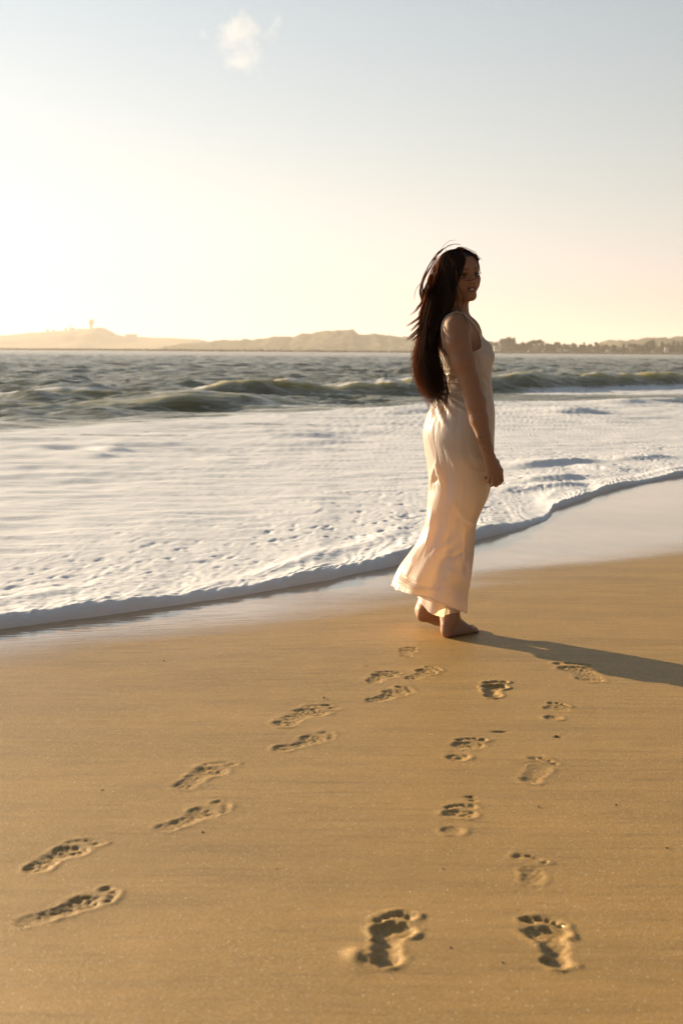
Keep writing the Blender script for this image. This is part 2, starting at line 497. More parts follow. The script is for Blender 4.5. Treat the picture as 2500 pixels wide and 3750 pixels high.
# low bores running across the foam
for (x0, y0, x1, y1, hh, ww) in [(1190, 1068, 1330, 1056, .055, .16), (1195, 1105, 1320, 1092, .045, .14), (1170, 1122, 1300, 1112, .035, .12), (1340, 1068, 1440, 1078, .03, .12),
                                 (1430, 1052, 1520, 1046, .04, .15), (1420, 925, 1568, 920, .10, .45), (1270, 950, 1340, 942, .09, .4), (880, 945, 1000, 938, .06, .4), (200, 1046, 235, 1041, .05, .18),
                                 (20, 1022, 110, 1026, .05, .25), (240, 1030, 290, 1028, .05, .22), (620, 1000, 760, 996, .05, .3), (480, 1056, 640, 1060, .035, .2)]:
    a, b = GD(x0, y0, 0.03), GD(x1, y1, 0.03)
    ln = math.hypot(b.x - a.x, b.y - a.y)
    dx, dy = (b.x - a.x) / ln, (b.y - a.y) / ln
    u = (SX - a.x) * dx + (SY - a.y) * dy
    v = -(SX - a.x) * dy + (SY - a.y) * dx + 0.25 * ww * noise(SX * 2.2, SY * 2.2, 63)
    env = sstep(-0.45 * ln, 0.25 * ln, u) * sstep(1.45 * ln, 0.75 * ln, u)
    Z += hh * env * np.where(v > 0, np.exp(-(v / (2.6 * ww)) ** 2), np.exp(-(v / ww) ** 2))
# --- chop of the open water
ang = rng.normal(0, 0.55, 34)
lam = np.geomspace(0.4, 8.0, 34)
sea_m = sstep(0.0, 9.0, SY - SF(SX)) * 0.92 + 0.08 * sstep(-3, 3, SY - SF(SX))
for k in range(34):
    l = lam[k]
    kx, ky = math.sin(ang[k]) / l, math.cos(ang[k]) / l
    amp = 0.030 * l ** 0.68
    warp = 0.5 * noise(SX / (l * 3.0) + k, SY / (l * 2.2), 100 + k)
    ph = 2 * np.pi * (kx * SX + ky * SY + rng.random() + warp)
    w = 1 - np.abs(np.sin(ph / 2)) * 2
    cut = sstep(1.5, 3.5, l / DT)
    group = 0.55 + 0.75 * noise(SX / (l * 4), SY / (l * 4) + 3 * k, 200 + k)
    Z += amp * w * cut * sea_m * np.clip(group, 0, 2) * 0.62
# --- two breaking swells
def ridge_line(pts, dist, hs):
    """crest pixels -> crest x, y, h"""
    r = []
    for (px, py), d, h in zip(pts, dist, hs):
        p = W(px * DS, py * DS, d)
        r.append((p.x, d, max(p.z, 0.05) * h))
    return np.array(r)
R1 = ridge_line([(-150, 905), (0, 900), (120, 897), (250, 889), (380, 883), (480, 889), (560, 891), (640, 898), (720, 908), (800, 920)],
                [28.6, 28.8, 29.0, 29.4, 29.8, 30.2, 30.6, 31.4, 32.2, 33.0], [.38, .40, .48, .66, .74, .74, .72, .62, .36, .0])
R2 = ridge_line([(380, 872), (480, 868), (590, 861), (660, 859), (730, 866), (820, 858), (900, 858), (1000, 859), (1120, 856), (1220, 855), (1300, 852), (1400, 856), (1500, 857), (1568, 859), (1800, 862)],
                [36.0, 36.3, 36.8, 37.3, 37.8, 38.3, 38.8, 39.5, 40.6, 41.8, 43, 44.5, 46, 47.5, 52.0], [.5, .8, 1, 1, .85, 1, 1, 1, 1, 1, 1, 1, 1, 1, .8])
crest = np.zeros_like(Z); swell = np.zeros_like(Z)
for R, fw, bw in ((R1, 1.15, 3.6), (R2, 1.5, 4.5)):
    cy = np.interp(SX, R[:, 0], R[:, 1]) + 0.35 * noise(SX * 0.5, 0 * SX, 77) + 0.10 * noise(SX * 2.0, 0 * SX, 78)
    ch = np.interp(SX, R[:, 0], R[:, 2], left=R[0, 2], right=R[-1, 2]) * (0.94 + 0.14 * noise(SX * 0.7, 0 * SX, 79) + 0.06 * noise(SX * 2.3, SY * 0.8, 80))
    v = SY - cy
    f = np.where(v > 0, np.exp(-(v / bw) ** 2), np.where(v > -fw * 1.25, 0.5 * (1 + np.cos(np.pi * np.clip(-v / (fw * 1.25), 0, 1))), 0))
    slope_tx = 1 + 0.22 * fbm(SX * 0.9 + v * 0.8, v * 1.6 - SX * 0.35, 81, 3) * sstep(-fw * 1.4, 0, v) * sstep(2, 0, v)
    damp_c = np.exp(-(v / 1.6) ** 2)
    Z = Z * (1 - 0.45 * damp_c * np.clip(ch * 2, 0, 1)) + ch * f * slope_tx
    swell = np.maximum(swell, sstep(0.10, 0.35, f))
    thin = np.exp(-((v + 0.22) / 0.42) ** 2) * np.clip(ch / 0.45, 0, 1)
    crest = np.maximum(crest, thin * (0.72 + 0.4 * noise(SX * 0.55, 0 * SX, 83)))
    # spilling specks along the crest
    lipn = np.exp(-((v - 0.05) / 0.22) ** 2) * sstep(0.42, 0.75, noise(SX * 0.55, 0 * SX, 84) + 0.25 * noise(SX * 3, SY * 3, 85))
    if R is R1:
        spill = 0.25 * lipn
    else:
        spill = np.maximum(spill, lipn)
# foam coverage
ff = (SF(SX) - SY) / (1.0 + 0.03 * SY) + 0.75 * fbm(SX * 0.30 + SY * 0.1, SY * 0.22, 91, 4) + 0.15
foam = sstep(-0.45, 0.55, ff)
streak = fbm(SX * 0.55 + 0.3 * SY, SY * 2.2 - SX * 0.2, 93, 4)
hole = sstep(0.28, 0.5, streak + 0.25 * fbm(SX * 3, SY * 6, 94, 2)) * sstep(5.0, 12.0, nrmd)
foam = np.clip(foam - 0.75 * hole, 0, 1) * (1 - swell)
foam = np.maximum(foam, spill * 0.9)
foam = np.minimum(foam, 1 - 0.20 * sstep(1.2, 4.5, nrmd))
foam = np.where(nrmd < 1.2, 1, foam)
film = 0.58 * sstep(-0.25, 0.35, fbm(SX * 0.5 + 0.2 * SY, SY * 1.8, 96, 4)) * sstep(10.0, 1.0, SY - SF(SX)) * (1 - swell)
foam = np.maximum(foam, film)
wsp = sstep(0.55, 0.75, fbm(SX * 0.35, SY * 0.25, 95, 4) + 0.2) * sea_m * 0.35
foam = np.maximum(foam, np.where(SY > 24, wsp * 0.0, 0))

def sea_material():
    m, nt, out = new_mat('sea_water')
    L = nt.links.new
    pos = N(nt, 'ShaderNodeNewGeometry').outputs['Position']
    af = N(nt, 'ShaderNodeAttribute', attribute_name='foam').outputs['Fac']
    ac = N(nt, 'ShaderNodeAttribute', attribute_name='crest').outputs['Fac']
    mp = N(nt, 'ShaderNodeMapping')
    mp.inputs['Scale'].default_value = (1.6, 3.6, 1.0)
    L(pos, mp.inputs['Vector'])
    n1 = N(nt, 'ShaderNodeTexNoise', Scale=1.0, Detail=6.0, Roughness=0.62)
    L(mp.outputs[0], n1.inputs['Vector'])
    mp2 = N(nt, 'ShaderNodeMapping')
    mp2.inputs['Scale'].default_value = (0.10, 0.32, 1.0)
    L(pos, mp2.inputs['Vector'])
    n2 = N(nt, 'ShaderNodeTexNoise', Scale=1.0, Detail=5.0, Roughness=0.6)
    L(mp2.outputs[0], n2.inputs['Vector'])
    bmp = N(nt, 'ShaderNodeBump', Strength=0.9, Distance=0.12)
    L(n1.outputs[0], bmp.inputs['Height'])
    bmp2 = N(nt, 'ShaderNodeBump', Strength=0.7, Distance=0.9)
    L(n2.outputs[0], bmp2.inputs['Height'])
    L(bmp.outputs[0], bmp2.inputs['Normal'])
    water = N(nt, 'ShaderNodeBsdfPrincipled', Roughness=0.22, IOR=1.333)
    water.inputs['Specular IOR Level'].default_value = 0.29
    col = mixrgb(nt, ac, (0.135, 0.130, 0.074), (0.52, 0.43, 0.13))
    L(col, water.inputs['Base Color'])
    L(bmp2.outputs[0], water.inputs['Normal'])
    L(math_node(nt, 'MULTIPLY', ac, 0.9), water.inputs['Subsurface Weight'])
    water.inputs['Subsurface Radius'].default_value = (0.55, 0.45, 0.14)
    water.inputs['Subsurface Scale'].default_value = 1.0
    # foam
    n3 = N(nt, 'ShaderNodeTexNoise', Scale=55.0, Detail=4.0, Roughness=0.65)
    L(pos, n3.inputs['Vector'])
    n4 = N(nt, 'ShaderNodeTexNoise', Scale=1.0, Detail=6.0, Roughness=0.6)
    mp4 = N(nt, 'ShaderNodeMapping')
    mp4.inputs['Scale'].default_value = (2.4, 9.0, 3.0)
    mp4.inputs['Rotation'].default_value = (0, 0, rad(-8))
    L(pos, mp4.inputs['Vector']); L(mp4.outputs[0], n4.inputs['Vector'])
    fb = N(nt, 'ShaderNodeBump', Strength=0.22, Distance=0.006)
    L(n3.outputs[0], fb.inputs['Height'])
    fb2 = N(nt, 'ShaderNodeBump', Strength=0.30, Distance=0.03)
    L(n4.outputs[0], fb2.inputs['Height']); L(fb.outputs[0], fb2.inputs['Normal'])
    fo = N(nt, 'ShaderNodeBsdfPrincipled', Roughness=0.55)
    fo.inputs['Base Color'].default_value = (0.85, 0.87, 0.93, 1)
    fo.inputs['Specular IOR Level'].default_value = 0.3
    L(fb2.outputs[0], fo.inputs['Normal'])
    tr = N(nt, 'ShaderNodeBsdfTranslucent')
    tr.inputs['Color'].default_value = (0.8, 0.8, 0.8, 1)
    L(fb2.outputs[0], tr.inputs['Normal'])
    fm = N(nt, 'ShaderNodeMixShader', Fac=0.15)
    L(fo.outputs[0], fm.inputs[1]); L(tr.outputs[0], fm.inputs[2])
    # lacy break-up where the foam thins out
    f2 = math_node(nt, 'MULTIPLY', math_node(nt, 'SUBTRACT', n4.outputs[0], 0.5), 1.6)
    edge = math_node(nt, 'MULTIPLY', af, math_node(nt, 'SUBTRACT', 1.0, af))
    f3 = math_node(nt, 'ADD', af, math_node(nt, 'MULTIPLY', f2, math_node(nt, 'MULTIPLY', edge, 4.0)), True)
    f3 = ramp(nt, f3, [(0.12, 0.0), (0.75, 1.0)]).outputs[0]
    # pale scum flecks and wind streaks on the open water
    mp5 = N(nt, 'ShaderNodeMapping')
    mp5.inputs['Scale'].default_value = (0.75, 2.6, 1.0)
    mp5.inputs['Rotation'].default_value = (0, 0, rad(6))
    L(pos, mp5.inputs['Vector'])
    n5 = N(nt, 'ShaderNodeTexNoise', Scale=1.0, Detail=7.0, Roughness=0.68)
    L(mp5.outputs[0], n5.inputs['Vector'])
    fl = ramp(nt, n5.outputs[0], [(0.55, 0.0), (0.68, 0.55)]).outputs[0]
    f3 = math_node(nt, 'MAXIMUM', f3, fl)
    mx = N(nt, 'ShaderNodeMixShader')
    L(f3, mx.inputs[0]); L(water.outputs[0], mx.inputs[1]); L(fm.outputs[0], mx.inputs[2])
    L(mx.outputs[0], out.inputs['Surface'])
    return m

sv = np.stack([SX.ravel(), SY.ravel(), Z.ravel()], 1)
sea = obj('sea_water', mesh_np('sea_water', sv, grid_faces(len(ts), len(xi)), True, dict(foam=foam.ravel(), crest=np.clip(crest, 0, 1).ravel())),
          sea_material(), kind='structure')
print('SEA', len(ts), len(xi), 'BEACH', len(by), len(bx))
# ------------------------------------------------------------------ far land
def land_material(name, c1, c2, sc):
    m, nt, out = new_mat(name)
    n = N(nt, 'ShaderNodeTexNoise', Scale=sc, Detail=5.0, Roughness=0.6)
    nt.links.new(N(nt, 'ShaderNodeNewGeometry').outputs['Position'], n.inputs['Vector'])
    r = ramp(nt, n.outputs[0], [(0.35, c1), (0.65, c2)])
    p = N(nt, 'ShaderNodeBsdfPrincipled', Roughness=0.95)
    p.inputs['Specular IOR Level'].default_value = 0.1
    nt.links.new(r.outputs[0], p.inputs['Base Color'])
    nt.links.new(p.outputs[0], out.inputs['Surface'])
    return m
M_HILL = land_material('dry_grass_hill', (0.16, 0.13, 0.07), (0.26, 0.21, 0.12), 0.01)
M_WOOD = land_material('wooded_hill', (0.05, 0.055, 0.03), (0.11, 0.10, 0.055), 0.03)
M_FOL = land_material('tree_foliage', (0.045, 0.050, 0.026), (0.085, 0.088, 0.046), 0.4)
M_TRUNK = land_material('tree_bark', (0.09, 0.065, 0.045), (0.16, 0.12, 0.09), 2.0)
M_WALL = land_material('painted_wall', (0.62, 0.60, 0.57), (0.72, 0.70, 0.67), 0.3)
M_GREYW = land_material('weathered_wall', (0.24, 0.21, 0.18), (0.32, 0.28, 0.24), 0.3)
M_ROOF = land_material('roof_shingle', (0.13, 0.10, 0.09), (0.20, 0.16, 0.14), 0.5)
M_GLASS = land_material('window_dark', (0.05, 0.055, 0.06), (0.08, 0.085, 0.09), 0.5)
M_ROCK = land_material('breakwater_rock', (0.10, 0.085, 0.07), (0.20, 0.17, 0.14), 0.25)
M_DOME = land_material('dome_panel', (0.42, 0.40, 0.37), (0.50, 0.48, 0.45), 0.1)

def ridge_hill(name, pts, D, front, back, jag, seed, mat, step=6.0, rows=26, base=-1.5):
    """a hill whose crest passes through the photo pixels pts at distance D"""
    P = np.array([tuple(W(px, py, D)) for px, py in pts])
    xs = np.arange(P[0, 0], P[-1, 0], step)
    H = np.interp(xs, P[:, 0], P[:, 2])
    H = H + jag * fbm(xs / 14.0, 0 * xs, seed, 3)
    s = np.concatenate([np.linspace(-1, 0, rows), np.linspace(0, 1, 10)[1:]])
    X, SS = np.meshgrid(xs, s)
    Y = D + np.where(SS < 0, SS * front, SS * back)
    prof = np.where(SS < 0, sstep(-1.02, 0, SS) ** 0.8, sstep(1.05, 0, SS))
    Zz = base + (H[None, :] - base) * prof
    Zz += (1 - np.abs(SS)) * np.abs(SS) * 4 * 0.10 * H[None, :] * fbm(X / 60, Y / 60, seed + 5, 4)
    Zz += jag * 0.8 * noise(X / 9, Y / 9, seed + 9) * (np.abs(SS) > 0.02) * (np.abs(SS) < 0.9)
    me = mesh_np(name, np.stack([X.ravel(), Y.ravel(), Zz.ravel()], 1), grid_faces(len(s), len(xs)))
    return obj(name, me, mat, kind='structure')

HA = [(-400, 1240), (-150, 1233), (0, 1229), (61, 1225), (86, 1222), (105, 1218), (153, 1216.5), (198, 1213), (220, 1211), (245, 1209.5), (274, 1209), (285, 1203.5), (309, 1203.5), (332, 1204.7),
      (357, 1200.6), (379, 1200), (391, 1207.6), (408, 1213), (412, 1220), (440, 1227.7), (462, 1231), (515, 1233), (572, 1236.6), (626, 1237), (668, 1239.7), (729, 1242), (752, 1247), (767, 1251), (800, 1258), (900, 1268)]
HB = [(640, 1268), (720, 1257), (767, 1251.5), (798, 1247), (840, 1246), (894, 1243.5), (924, 1246), (951, 1241), (987, 1240), (1012, 1234.7), (1082, 1233), (1086, 1225.6), (1128, 1220.6), (1169, 1214),
      (1202, 1211), (1260, 1209), (1298, 1211.5), (1310, 1221.5), (1347, 1225), (1364, 1219), (1401, 1225.6), (1447, 1232), (1484, 1236), (1600, 1242), (1780, 1250), (1900, 1262), (2100, 1272)]
HC = [(2150, 1276), (2207, 1262), (2215, 1255), (2225, 1248), (2238, 1244), (2263, 1246), (2279, 1252), (2291, 1252), (2304, 1246), (2322, 1244), (2340, 1239), (2355, 1236), (2381, 1234.7), (2419, 1235.5), (2432, 1239.5),
      (2444, 1238), (2470, 1234.5), (2500, 1237), (2600, 1238), (2800, 1230), (3200, 1236)]
ridge_hill('headland_hill', HA, 3500, 420, 300, 0.5, 11, M_HILL)
ridge_hill('wooded_hill', HB, 2300, 330, 250, 2.6, 23, M_WOOD, 4.0)
ridge_hill('wooded_hill', HC, 1900, 260, 250, 3.0, 37, M_WOOD, 3.0)
# the low shore the houses and trees stand on
xs = np.arange(-900, 900, 12.0)
ys = np.array([1128, 1150, 1165, 1200, 1400, 1700, 2300, 3600, 4400.0])
X, Y = np.meshgrid(xs, ys)
Zl = np.interp(Y, [1128, 1140, 1165, 1200, 4400], [-2, 0.2, 1.6, 2.0, 2.5]) + 0.3 * noise(X / 30, Y / 30, 3)
left = sstep(-60, -240, X)                             # the low spit thins out towards the headland
Y2 = Y + left * 900 * (Y < 1250)
obj('far_shore_ground', mesh_np('far_shore_ground', np.stack([X.ravel(), Y2.ravel(), (Zl - 1.2 * left * (Y < 1170)).ravel()], 1), grid_faces(len(ys), len(xs))), M_HILL, kind='structure')

def tri_mesh(name, V, F):
    me = bpy.data.meshes.new(name)
    me.from_pydata([tuple(v) for v in V], [], F)
    me.update()
    return me

# breakwater of dumped rocks along the far waterline
def rocks_mesh():
    r = random.Random(5)
    bm = bmesh.new()
    x = -520.0
    while x < 420:
        for row in range(2):
            s = r.uniform(0.7, 1.25)
            mt = Matrix.Translation((x + r.uniform(-.6, .6), 1126 + row * 1.4 + r.uniform(-.5, .5) + max(0, -x - 120) * 0.9, 0.35 + row * 0.75 + r.uniform(-.2, .2))) @ \
                Matrix.Rotation(r.uniform(0, 6), 4, (r.random(), r.random(), r.random() + .1)) @ Matrix.Diagonal((1.5 * s, 1.1 * s, 0.9 * s, 1))
            bmesh.ops.create_icosphere(bm, subdivisions=1, radius=0.9, matrix=mt)
        x += 1.9
    me = bpy.data.meshes.new('breakwater_rocks')
    bm.to_mesh(me); bm.free()
    return me
obj('breakwater_rocks', rocks_mesh(), M_ROCK, kind='stuff')

# ---- trees on the far shore
def crown_mesh(w, h, seed, kind):
    r = random.Random(seed)
    V, F = [], []
    lobes = []
    n = {'round': 9, 'flat': 8, 'spire': 8, 'loose': 10}[kind]
    for k in range(n):
        a, u = r.uniform(0, 6.28), r.random()
        if kind == 'flat':
            c = (math.cos(a) * w * .36 * u ** .5, math.sin(a) * w * .3 * u ** .5, h * r.uniform(.72, .86)); s = (w * .2, w * .2, h * .11)
        elif kind == 'spire':
            t = k / (n - 1); c = (r.uniform(-.08, .08) * w, r.uniform(-.08, .08) * w, h * (.16 + .74 * t)); s = (w * (.42 - .3 * t), w * (.42 - .3 * t), h * .14)
        elif kind == 'loose':
            c = (math.cos(a) * w * .36 * u ** .5, math.sin(a) * w * .3 * u ** .5, h * r.uniform(.4, .86)); s = (w * r.uniform(.1, .2),) * 2 + (h * r.uniform(.08, .14),)
        else:
            c = (math.cos(a) * w * .27 * u ** .5, math.sin(a) * w * .25 * u ** .5, h * r.uniform(.26, .76)); s = (w * r.uniform(.2, .28),) * 2 + (h * r.uniform(.2, .26),)
        lobes.append((c, s))
    for c, s in lobes:
        for _ in range(80):                          # leaf clumps through the lobe
            d = Vector((r.gauss(0, 1), r.gauss(0, 1), r.gauss(0, 1))).normalized() * (r.uniform(.55, 1.08))
            p = Vector((c[0] + d.x * s[0], c[1] + d.y * s[1], c[2] + d.z * s[2]))
            q = w * r.uniform(.05, .095) + .15
            a = Vector((r.gauss(0, 1), r.gauss(0, 1), r.gauss(0, 1))).normalized()
            b = a.orthogonal().normalized()
            i = len(V)
            V += [p + a * q, p + b * q * .8, p - a * q, p - b * q * .8]
            F += [(i, i + 1, i + 2, i + 3)]
    return tri_mesh('crown', V, F)

def trunk_mesh(h, r0, seed):
    r = random.Random(seed)
    bm = bmesh.new()
    def limb(p, q, a, b):
        d = (q - p)
        mt = Matrix.Translation((p + q) / 2) @ d.to_track_quat('Z', 'Y').to_matrix().to_4x4()
        bmesh.ops.create_cone(bm, cap_ends=True, segments=6, radius1=a, radius2=b, depth=d.length, matrix=mt)
    top = Vector((r.uniform(-.05, .05) * h, 0, h * .6))
    limb(Vector((0, 0, -0.3)), top, r0, r0 * .55)
    for k in range(4):
        a = r.uniform(0, 6.28)
        st = Vector((0, 0, 0)).lerp(top, r.uniform(.55, .95))
        limb(st, st + Vector((math.cos(a) * h * .2, math.sin(a) * h * .2, h * r.uniform(.12, .25))), r0 * .4, r0 * .15)
    me = bpy.data.meshes.new('trunk')
    bm.to_mesh(me); bm.free()
    return me

LAND_Z = 2.0
def far_tree(px, top, wpx, kind, label, Y=1180.0, shade=0):
    ptop = W(px, top, Y)
    h = ptop.z - LAND_Z
    w = wpx / FPX * Y
    e = obj('shore_tree', None, label=label, category='tree', group='trees along the far shore')
    e.location = (ptop.x, Y, LAND_Z)
    sd = int(px * 7 + top)
    obj('trunk', trunk_mesh(h, 0.018 * h + .1, sd), M_TRUNK, e)
    obj('crown', crown_mesh(w, h * 1.04, sd, kind), M_FOL, e)
    return e

TREES = [
    (1784, 1246, 33, 'round', 'pale rounded tree just right of the walking woman, left of the white house', 1420),
    (1810, 1254, 26, 'round', 'low round tree directly behind the white house', 1190),
    (1857, 1236, 56, 'round', 'tallest broad tree right of the white house on the far shore', 1180),
    (1882, 1238.5, 26, 'spire', 'narrow tree leaning on the right side of the tallest broad tree', 1200),
    (1913, 1248, 42, 'round', 'bushy tree between the tallest tree and the flat-topped tree', 1210),
    (1937, 1249, 26, 'round', 'small rounded tree just left of the flat-topped tree', 1190),
    (1965, 1245.5, 46, 'flat', 'flat-topped tree with sky showing under its crown', 1170),
    (1984, 1248, 20, 'loose', 'thin loose tree touching the right side of the flat-topped tree', 1200),
    (2010, 1257, 30, 'round', 'low dark tree in the dip right of the flat-topped tree', 1190),
    (2036, 1251.5, 38, 'round', 'wide pale tree above the small cream house', 1260),
    (2074, 1261, 28, 'round', 'low bush-like tree right of the small cream house', 1190),
    (2102, 1256.5, 33, 'round', 'medium tree at the middle of the low tree row', 1240),
    (2138, 1254.5, 16, 'spire', 'small pointed tree in the low tree row', 1180),
    (2160, 1257, 17, 'loose', 'thin open tree right of the small pointed tree', 1190),
    (2184, 1254, 31, 'loose', 'ragged tree with a pale gap at the left end of the back hill', 1180),
    (2217, 1261, 22, 'round', 'dark compact tree below the left end of the back hill', 1150),
    (2250, 1262, 24, 'round', 'dark ball-shaped tree in front of the back hill, left of the umbrella-shaped tree', 1150),
    (2282, 1261, 22, 'spire', 'dark peaked tree between the ball-shaped and umbrella-shaped trees', 1150),
    (2319, 1260, 26, 'flat', 'small umbrella-shaped tree in front of the back hill', 1160),
    (2334, 1267, 16, 'round', 'lowest bush right of the umbrella-shaped tree', 1150),
    (2350, 1264, 18, 'round', 'small bush at the foot of the big dome-shaped tree', 1150),
    (2377, 1242, 48, 'round', 'big dome-shaped dark tree at right in front of the back hill', 1170),
    (2424, 1254.5, 27, 'spire', 'dark cone-shaped tree right of the big dome-shaped tree', 1150),
    (2449, 1251, 24, 'round', 'dark tree beside the house with the bright gable', 1170),
    (2465, 1246.5, 19, 'spire', 'tallest pointed tree near the right end of the shore', 1170),
    (2483, 1249.5, 22, 'round', 'dark rounded tree second from the right end of the shore', 1160),
    (2498, 1251, 18, 'spire', 'last dark tree at the right end of the shore', 1160),
    (2060, 1262, 24, 'loose', 'thin scrubby tree between the wide pale tree and the low bush-like tree', 1200),
    (2125, 1262, 24, 'round', 'low rounded bush left of the small pointed tree', 1170),
    (1895, 1256, 26, 'round', 'low dark bush under the right edge of the tallest broad tree', 1160),
]
for px, tp, w, kd, lb, yy in TREES:
    far_tree(px, tp, w, kd, lb, yy)

# scrub and low bushes that read as one mass behind the breakwater
def scrub():
    r = random.Random(77)
    V, F = [], []
    for k in range(15000):
        t = r.random()
        px = 1770 + 900 * t
        Y = r.uniform(1150, 1172) if r.random() < .6 else r.uniform(1172, 1300)
        c = W(px, 1270, Y)
        hmax = 5.2 + 2.2 * float(noise(px / 16.0, 0.0, 501)) + 1.6 * float(noise(px / 5.0, 3.0, 502))
        z = LAND_Z + max(0.6, hmax) * r.random() ** 1.3
        q = r.uniform(.25, .6)
        a = Vector((r.gauss(0, 1), r.gauss(0, 1), r.gauss(0, 1))).normalized(); b = a.orthogonal().normalized()
        p = Vector((c.x, Y, z)); i = len(V)
        V += [p + a * q, p + b * q, p - a * q, p - b * q]
        F.append((i, i + 1, i + 2, i + 3))
    return tri_mesh('shore_scrub', V, F)
obj('shore_scrub', scrub(), M_FOL, kind='stuff')

# ---- houses on the far shore
def box(bm, c, s):
    bmesh.ops.create_cube(bm, size=1.0, matrix=Matrix.Translation(c) @ Matrix.Diagonal((*s, 1)))
def bm_mesh(bm, name):
    me = bpy.data.meshes.new(name)
    bm.to_mesh(me); bm.free()
    return me
def house(px, py0, py1, wpx, Y, label, wall, flat=False, z0=None, name='house', cat='house', group='houses on the far shore'):
    a, b = W(px, py0, Y), W(px, py1, Y)
    w = wpx / FPX * Y
    base = b.z if z0 is None else z0
    h = a.z - base
    d = w * 0.8
    e = obj(name, None, label=label, category=cat, group=group)
    e.location = (a.x, Y, base)
    bm = bmesh.new(); wh = h * (0.92 if flat else 0.66)
    box(bm, (0, 0, wh / 2 - .5), (w, d, wh + 1))
    wl = obj('wall', bm_mesh(bm, 'wall'), wall, e)
    bm = bmesh.new()
    if flat:
        box(bm, (0, 0, wh + h * .04), (w * 1.04, d * 1.04, h * .08))
    else:
        v = [bm.verts.new(c) for c in [(-w * .54, -d * .55, wh), (w * .54, -d * .55, wh), (w * .54, d * .55, wh), (-w * .54, d * .55, wh), (-w * .54, 0, h), (w * .54, 0, h)]]
        for f in [(0, 1, 5, 4), (2, 3, 4, 5), (0, 4, 3), (1, 2, 5), (3, 2, 1, 0)]:
            bm.faces.new([v[i] for i in f])
    obj('roof', bm_mesh(bm, 'roof'), M_ROOF, e)
    for k in range(2 if w < 9 else 3):
        bm = bmesh.new()
        n = 2 if w < 9 else 3
        box(bm, ((k - (n - 1) / 2) * w / n, -d / 2, wh * .55), (w / n * .42, .16, wh * .3))
        obj('window', bm_mesh(bm, 'window'), M_GLASS, e)
    return e
house(1819, 1266.5, 1283, 24, 1150, 'white flat-roofed house on the far shore just right of the woman', M_WALL, True)
house(2045, 1272, 1284, 14, 1150, 'small cream gabled house under the wide pale tree', M_WALL)
house(2072, 1277, 1285, 16, 1145, 'low long cream house right of the small gabled house', M_WALL)
house(2226, 1279, 1286, 14, 1145, 'low pale house below the dark compact tree', M_WALL)
house(2172, 1280, 1286, 12, 1145, 'tiny pale house left of the ragged tree trunk', M_GREYW)
house(2439, 1269, 1286, 13, 1145, 'house with a bright gable among the dark trees at right', M_WALL)
house(2385, 1280, 1287, 7, 1145, 'tiny pale block added for a glint below the big dome-shaped tree', M_WALL)  # this block and the next two are added to stand in for sun glints
house(1935, 1280, 1285, 8, 1145, 'tiny pale block added for a glint below the small rounded tree', M_WALL)
house(1985, 1280, 1285, 8, 1145, 'tiny pale block added for a glint below the flat-topped tree', M_WALL)
house(1024, 1240, 1247, 14, 2190, 'small pale house on the left shoulder of the wooded hill', M_WALL)
house(1160, 1267, 1274, 26, 1995, 'long pale building at the foot of the wooded hill', M_WALL, True)
house(1225, 1268, 1275, 24, 1995, 'long grey shed right of the long pale building under the wooded hill', M_GREYW, True)
house(1476, 1264, 1272, 18, 1995, 'pale shed at the hill foot beside the tips of the blown hair', M_WALL)
GRP = 'installations on the headland'
house(482, 1223.5, 1234, 38, 3480, 'long low block on the headland slope right of the dome tower', M_GREYW, True, None, 'building', 'building', GRP)
house(264, 1200, 1213, 17, 3480, 'square block beside the dish mast on the headland', M_GREYW, True, None, 'building', 'building', GRP)
house(242, 1201, 1214, 9, 3480, 'narrow hut left of the square block on the headland', M_GREYW, False, None, 'building', 'building', GRP)
house(198, 1206, 1216, 7, 3480, 'tiny hut second from the left on the headland crest', M_GREYW, False, None, 'building', 'building', GRP)
house(176, 1204.5, 1219, 7, 3480, 'leftmost small tower hut on the headland crest', M_GREYW, True, None, 'building', 'building', GRP)

# ---- dome tower and dish mast
def lathe(name, prof, seg=32):
    V, F = [], []
    for r, z in prof:
        for k in range(seg):
            a = 2 * math.pi * k / seg
            V.append((r * math.cos(a), r * math.sin(a), z))
    for i in range(len(prof) - 1):
        for k in range(seg):
            F.append((i * seg + k, i * seg + (k + 1) % seg, (i + 1) * seg + (k + 1) % seg, (i + 1) * seg + k))
    F.append(tuple(range(seg))[::-1]); F.append(tuple((len(prof) - 1) * seg + k for k in range(seg)))
    me = tri_mesh(name, V, F)
    return me
Yd = 3480
u = Yd / FPX
b = W(333, 1206, Yd); c = W(334.8, 1179.5, Yd)
e = obj('radar_dome', None, label='round radar dome on a pedestal tower atop the hazy headland', category='tower')
e.location = (c.x, Yd, b.z - 2)
hz = c.z - b.z + 2; R = 10.9 * u
obj('dome', lathe('dome', [(R * math.sin(a) + 0.01, hz - R * math.cos(a)) for a in np.linspace(0.35, math.pi, 18)]), M_DOME, e)
obj('pedestal', lathe('pedestal', [(5.2 * u, 0), (5.0 * u, hz - R * 1.25), (7.0 * u, hz - R * 1.0), (7.6 * u, hz - R * .75)]), M_GREYW, e)
obj('railing', lathe('railing', [(7.9 * u, hz - R * 1.02), (7.9 * u, hz - R * .88), (7.7 * u, hz - R * .88), (7.7 * u, hz - R * 1.02)]), M_GREYW, e)
a, b = W(257, 1192, Yd - 12), W(257, 1211, Yd - 12)
e = obj('dish_mast', None, label='thin mast with an upturned dish beside the square block on the headland', category='mast')
e.location = (a.x, Yd - 12, b.z - 1)
hh = a.z - b.z + 1
obj('mast', lathe('mast', [(.9, 0), (.7, hh)], 8), M_GREYW, e)
obj('dish', lathe('dish', [(.2, hh - 1), (2.2, hh - .2), (3.4, hh + 1.6), (3.2, hh + 1.7), (2.0, hh + .1), (.1, hh - .6)], 16), M_DOME, e)

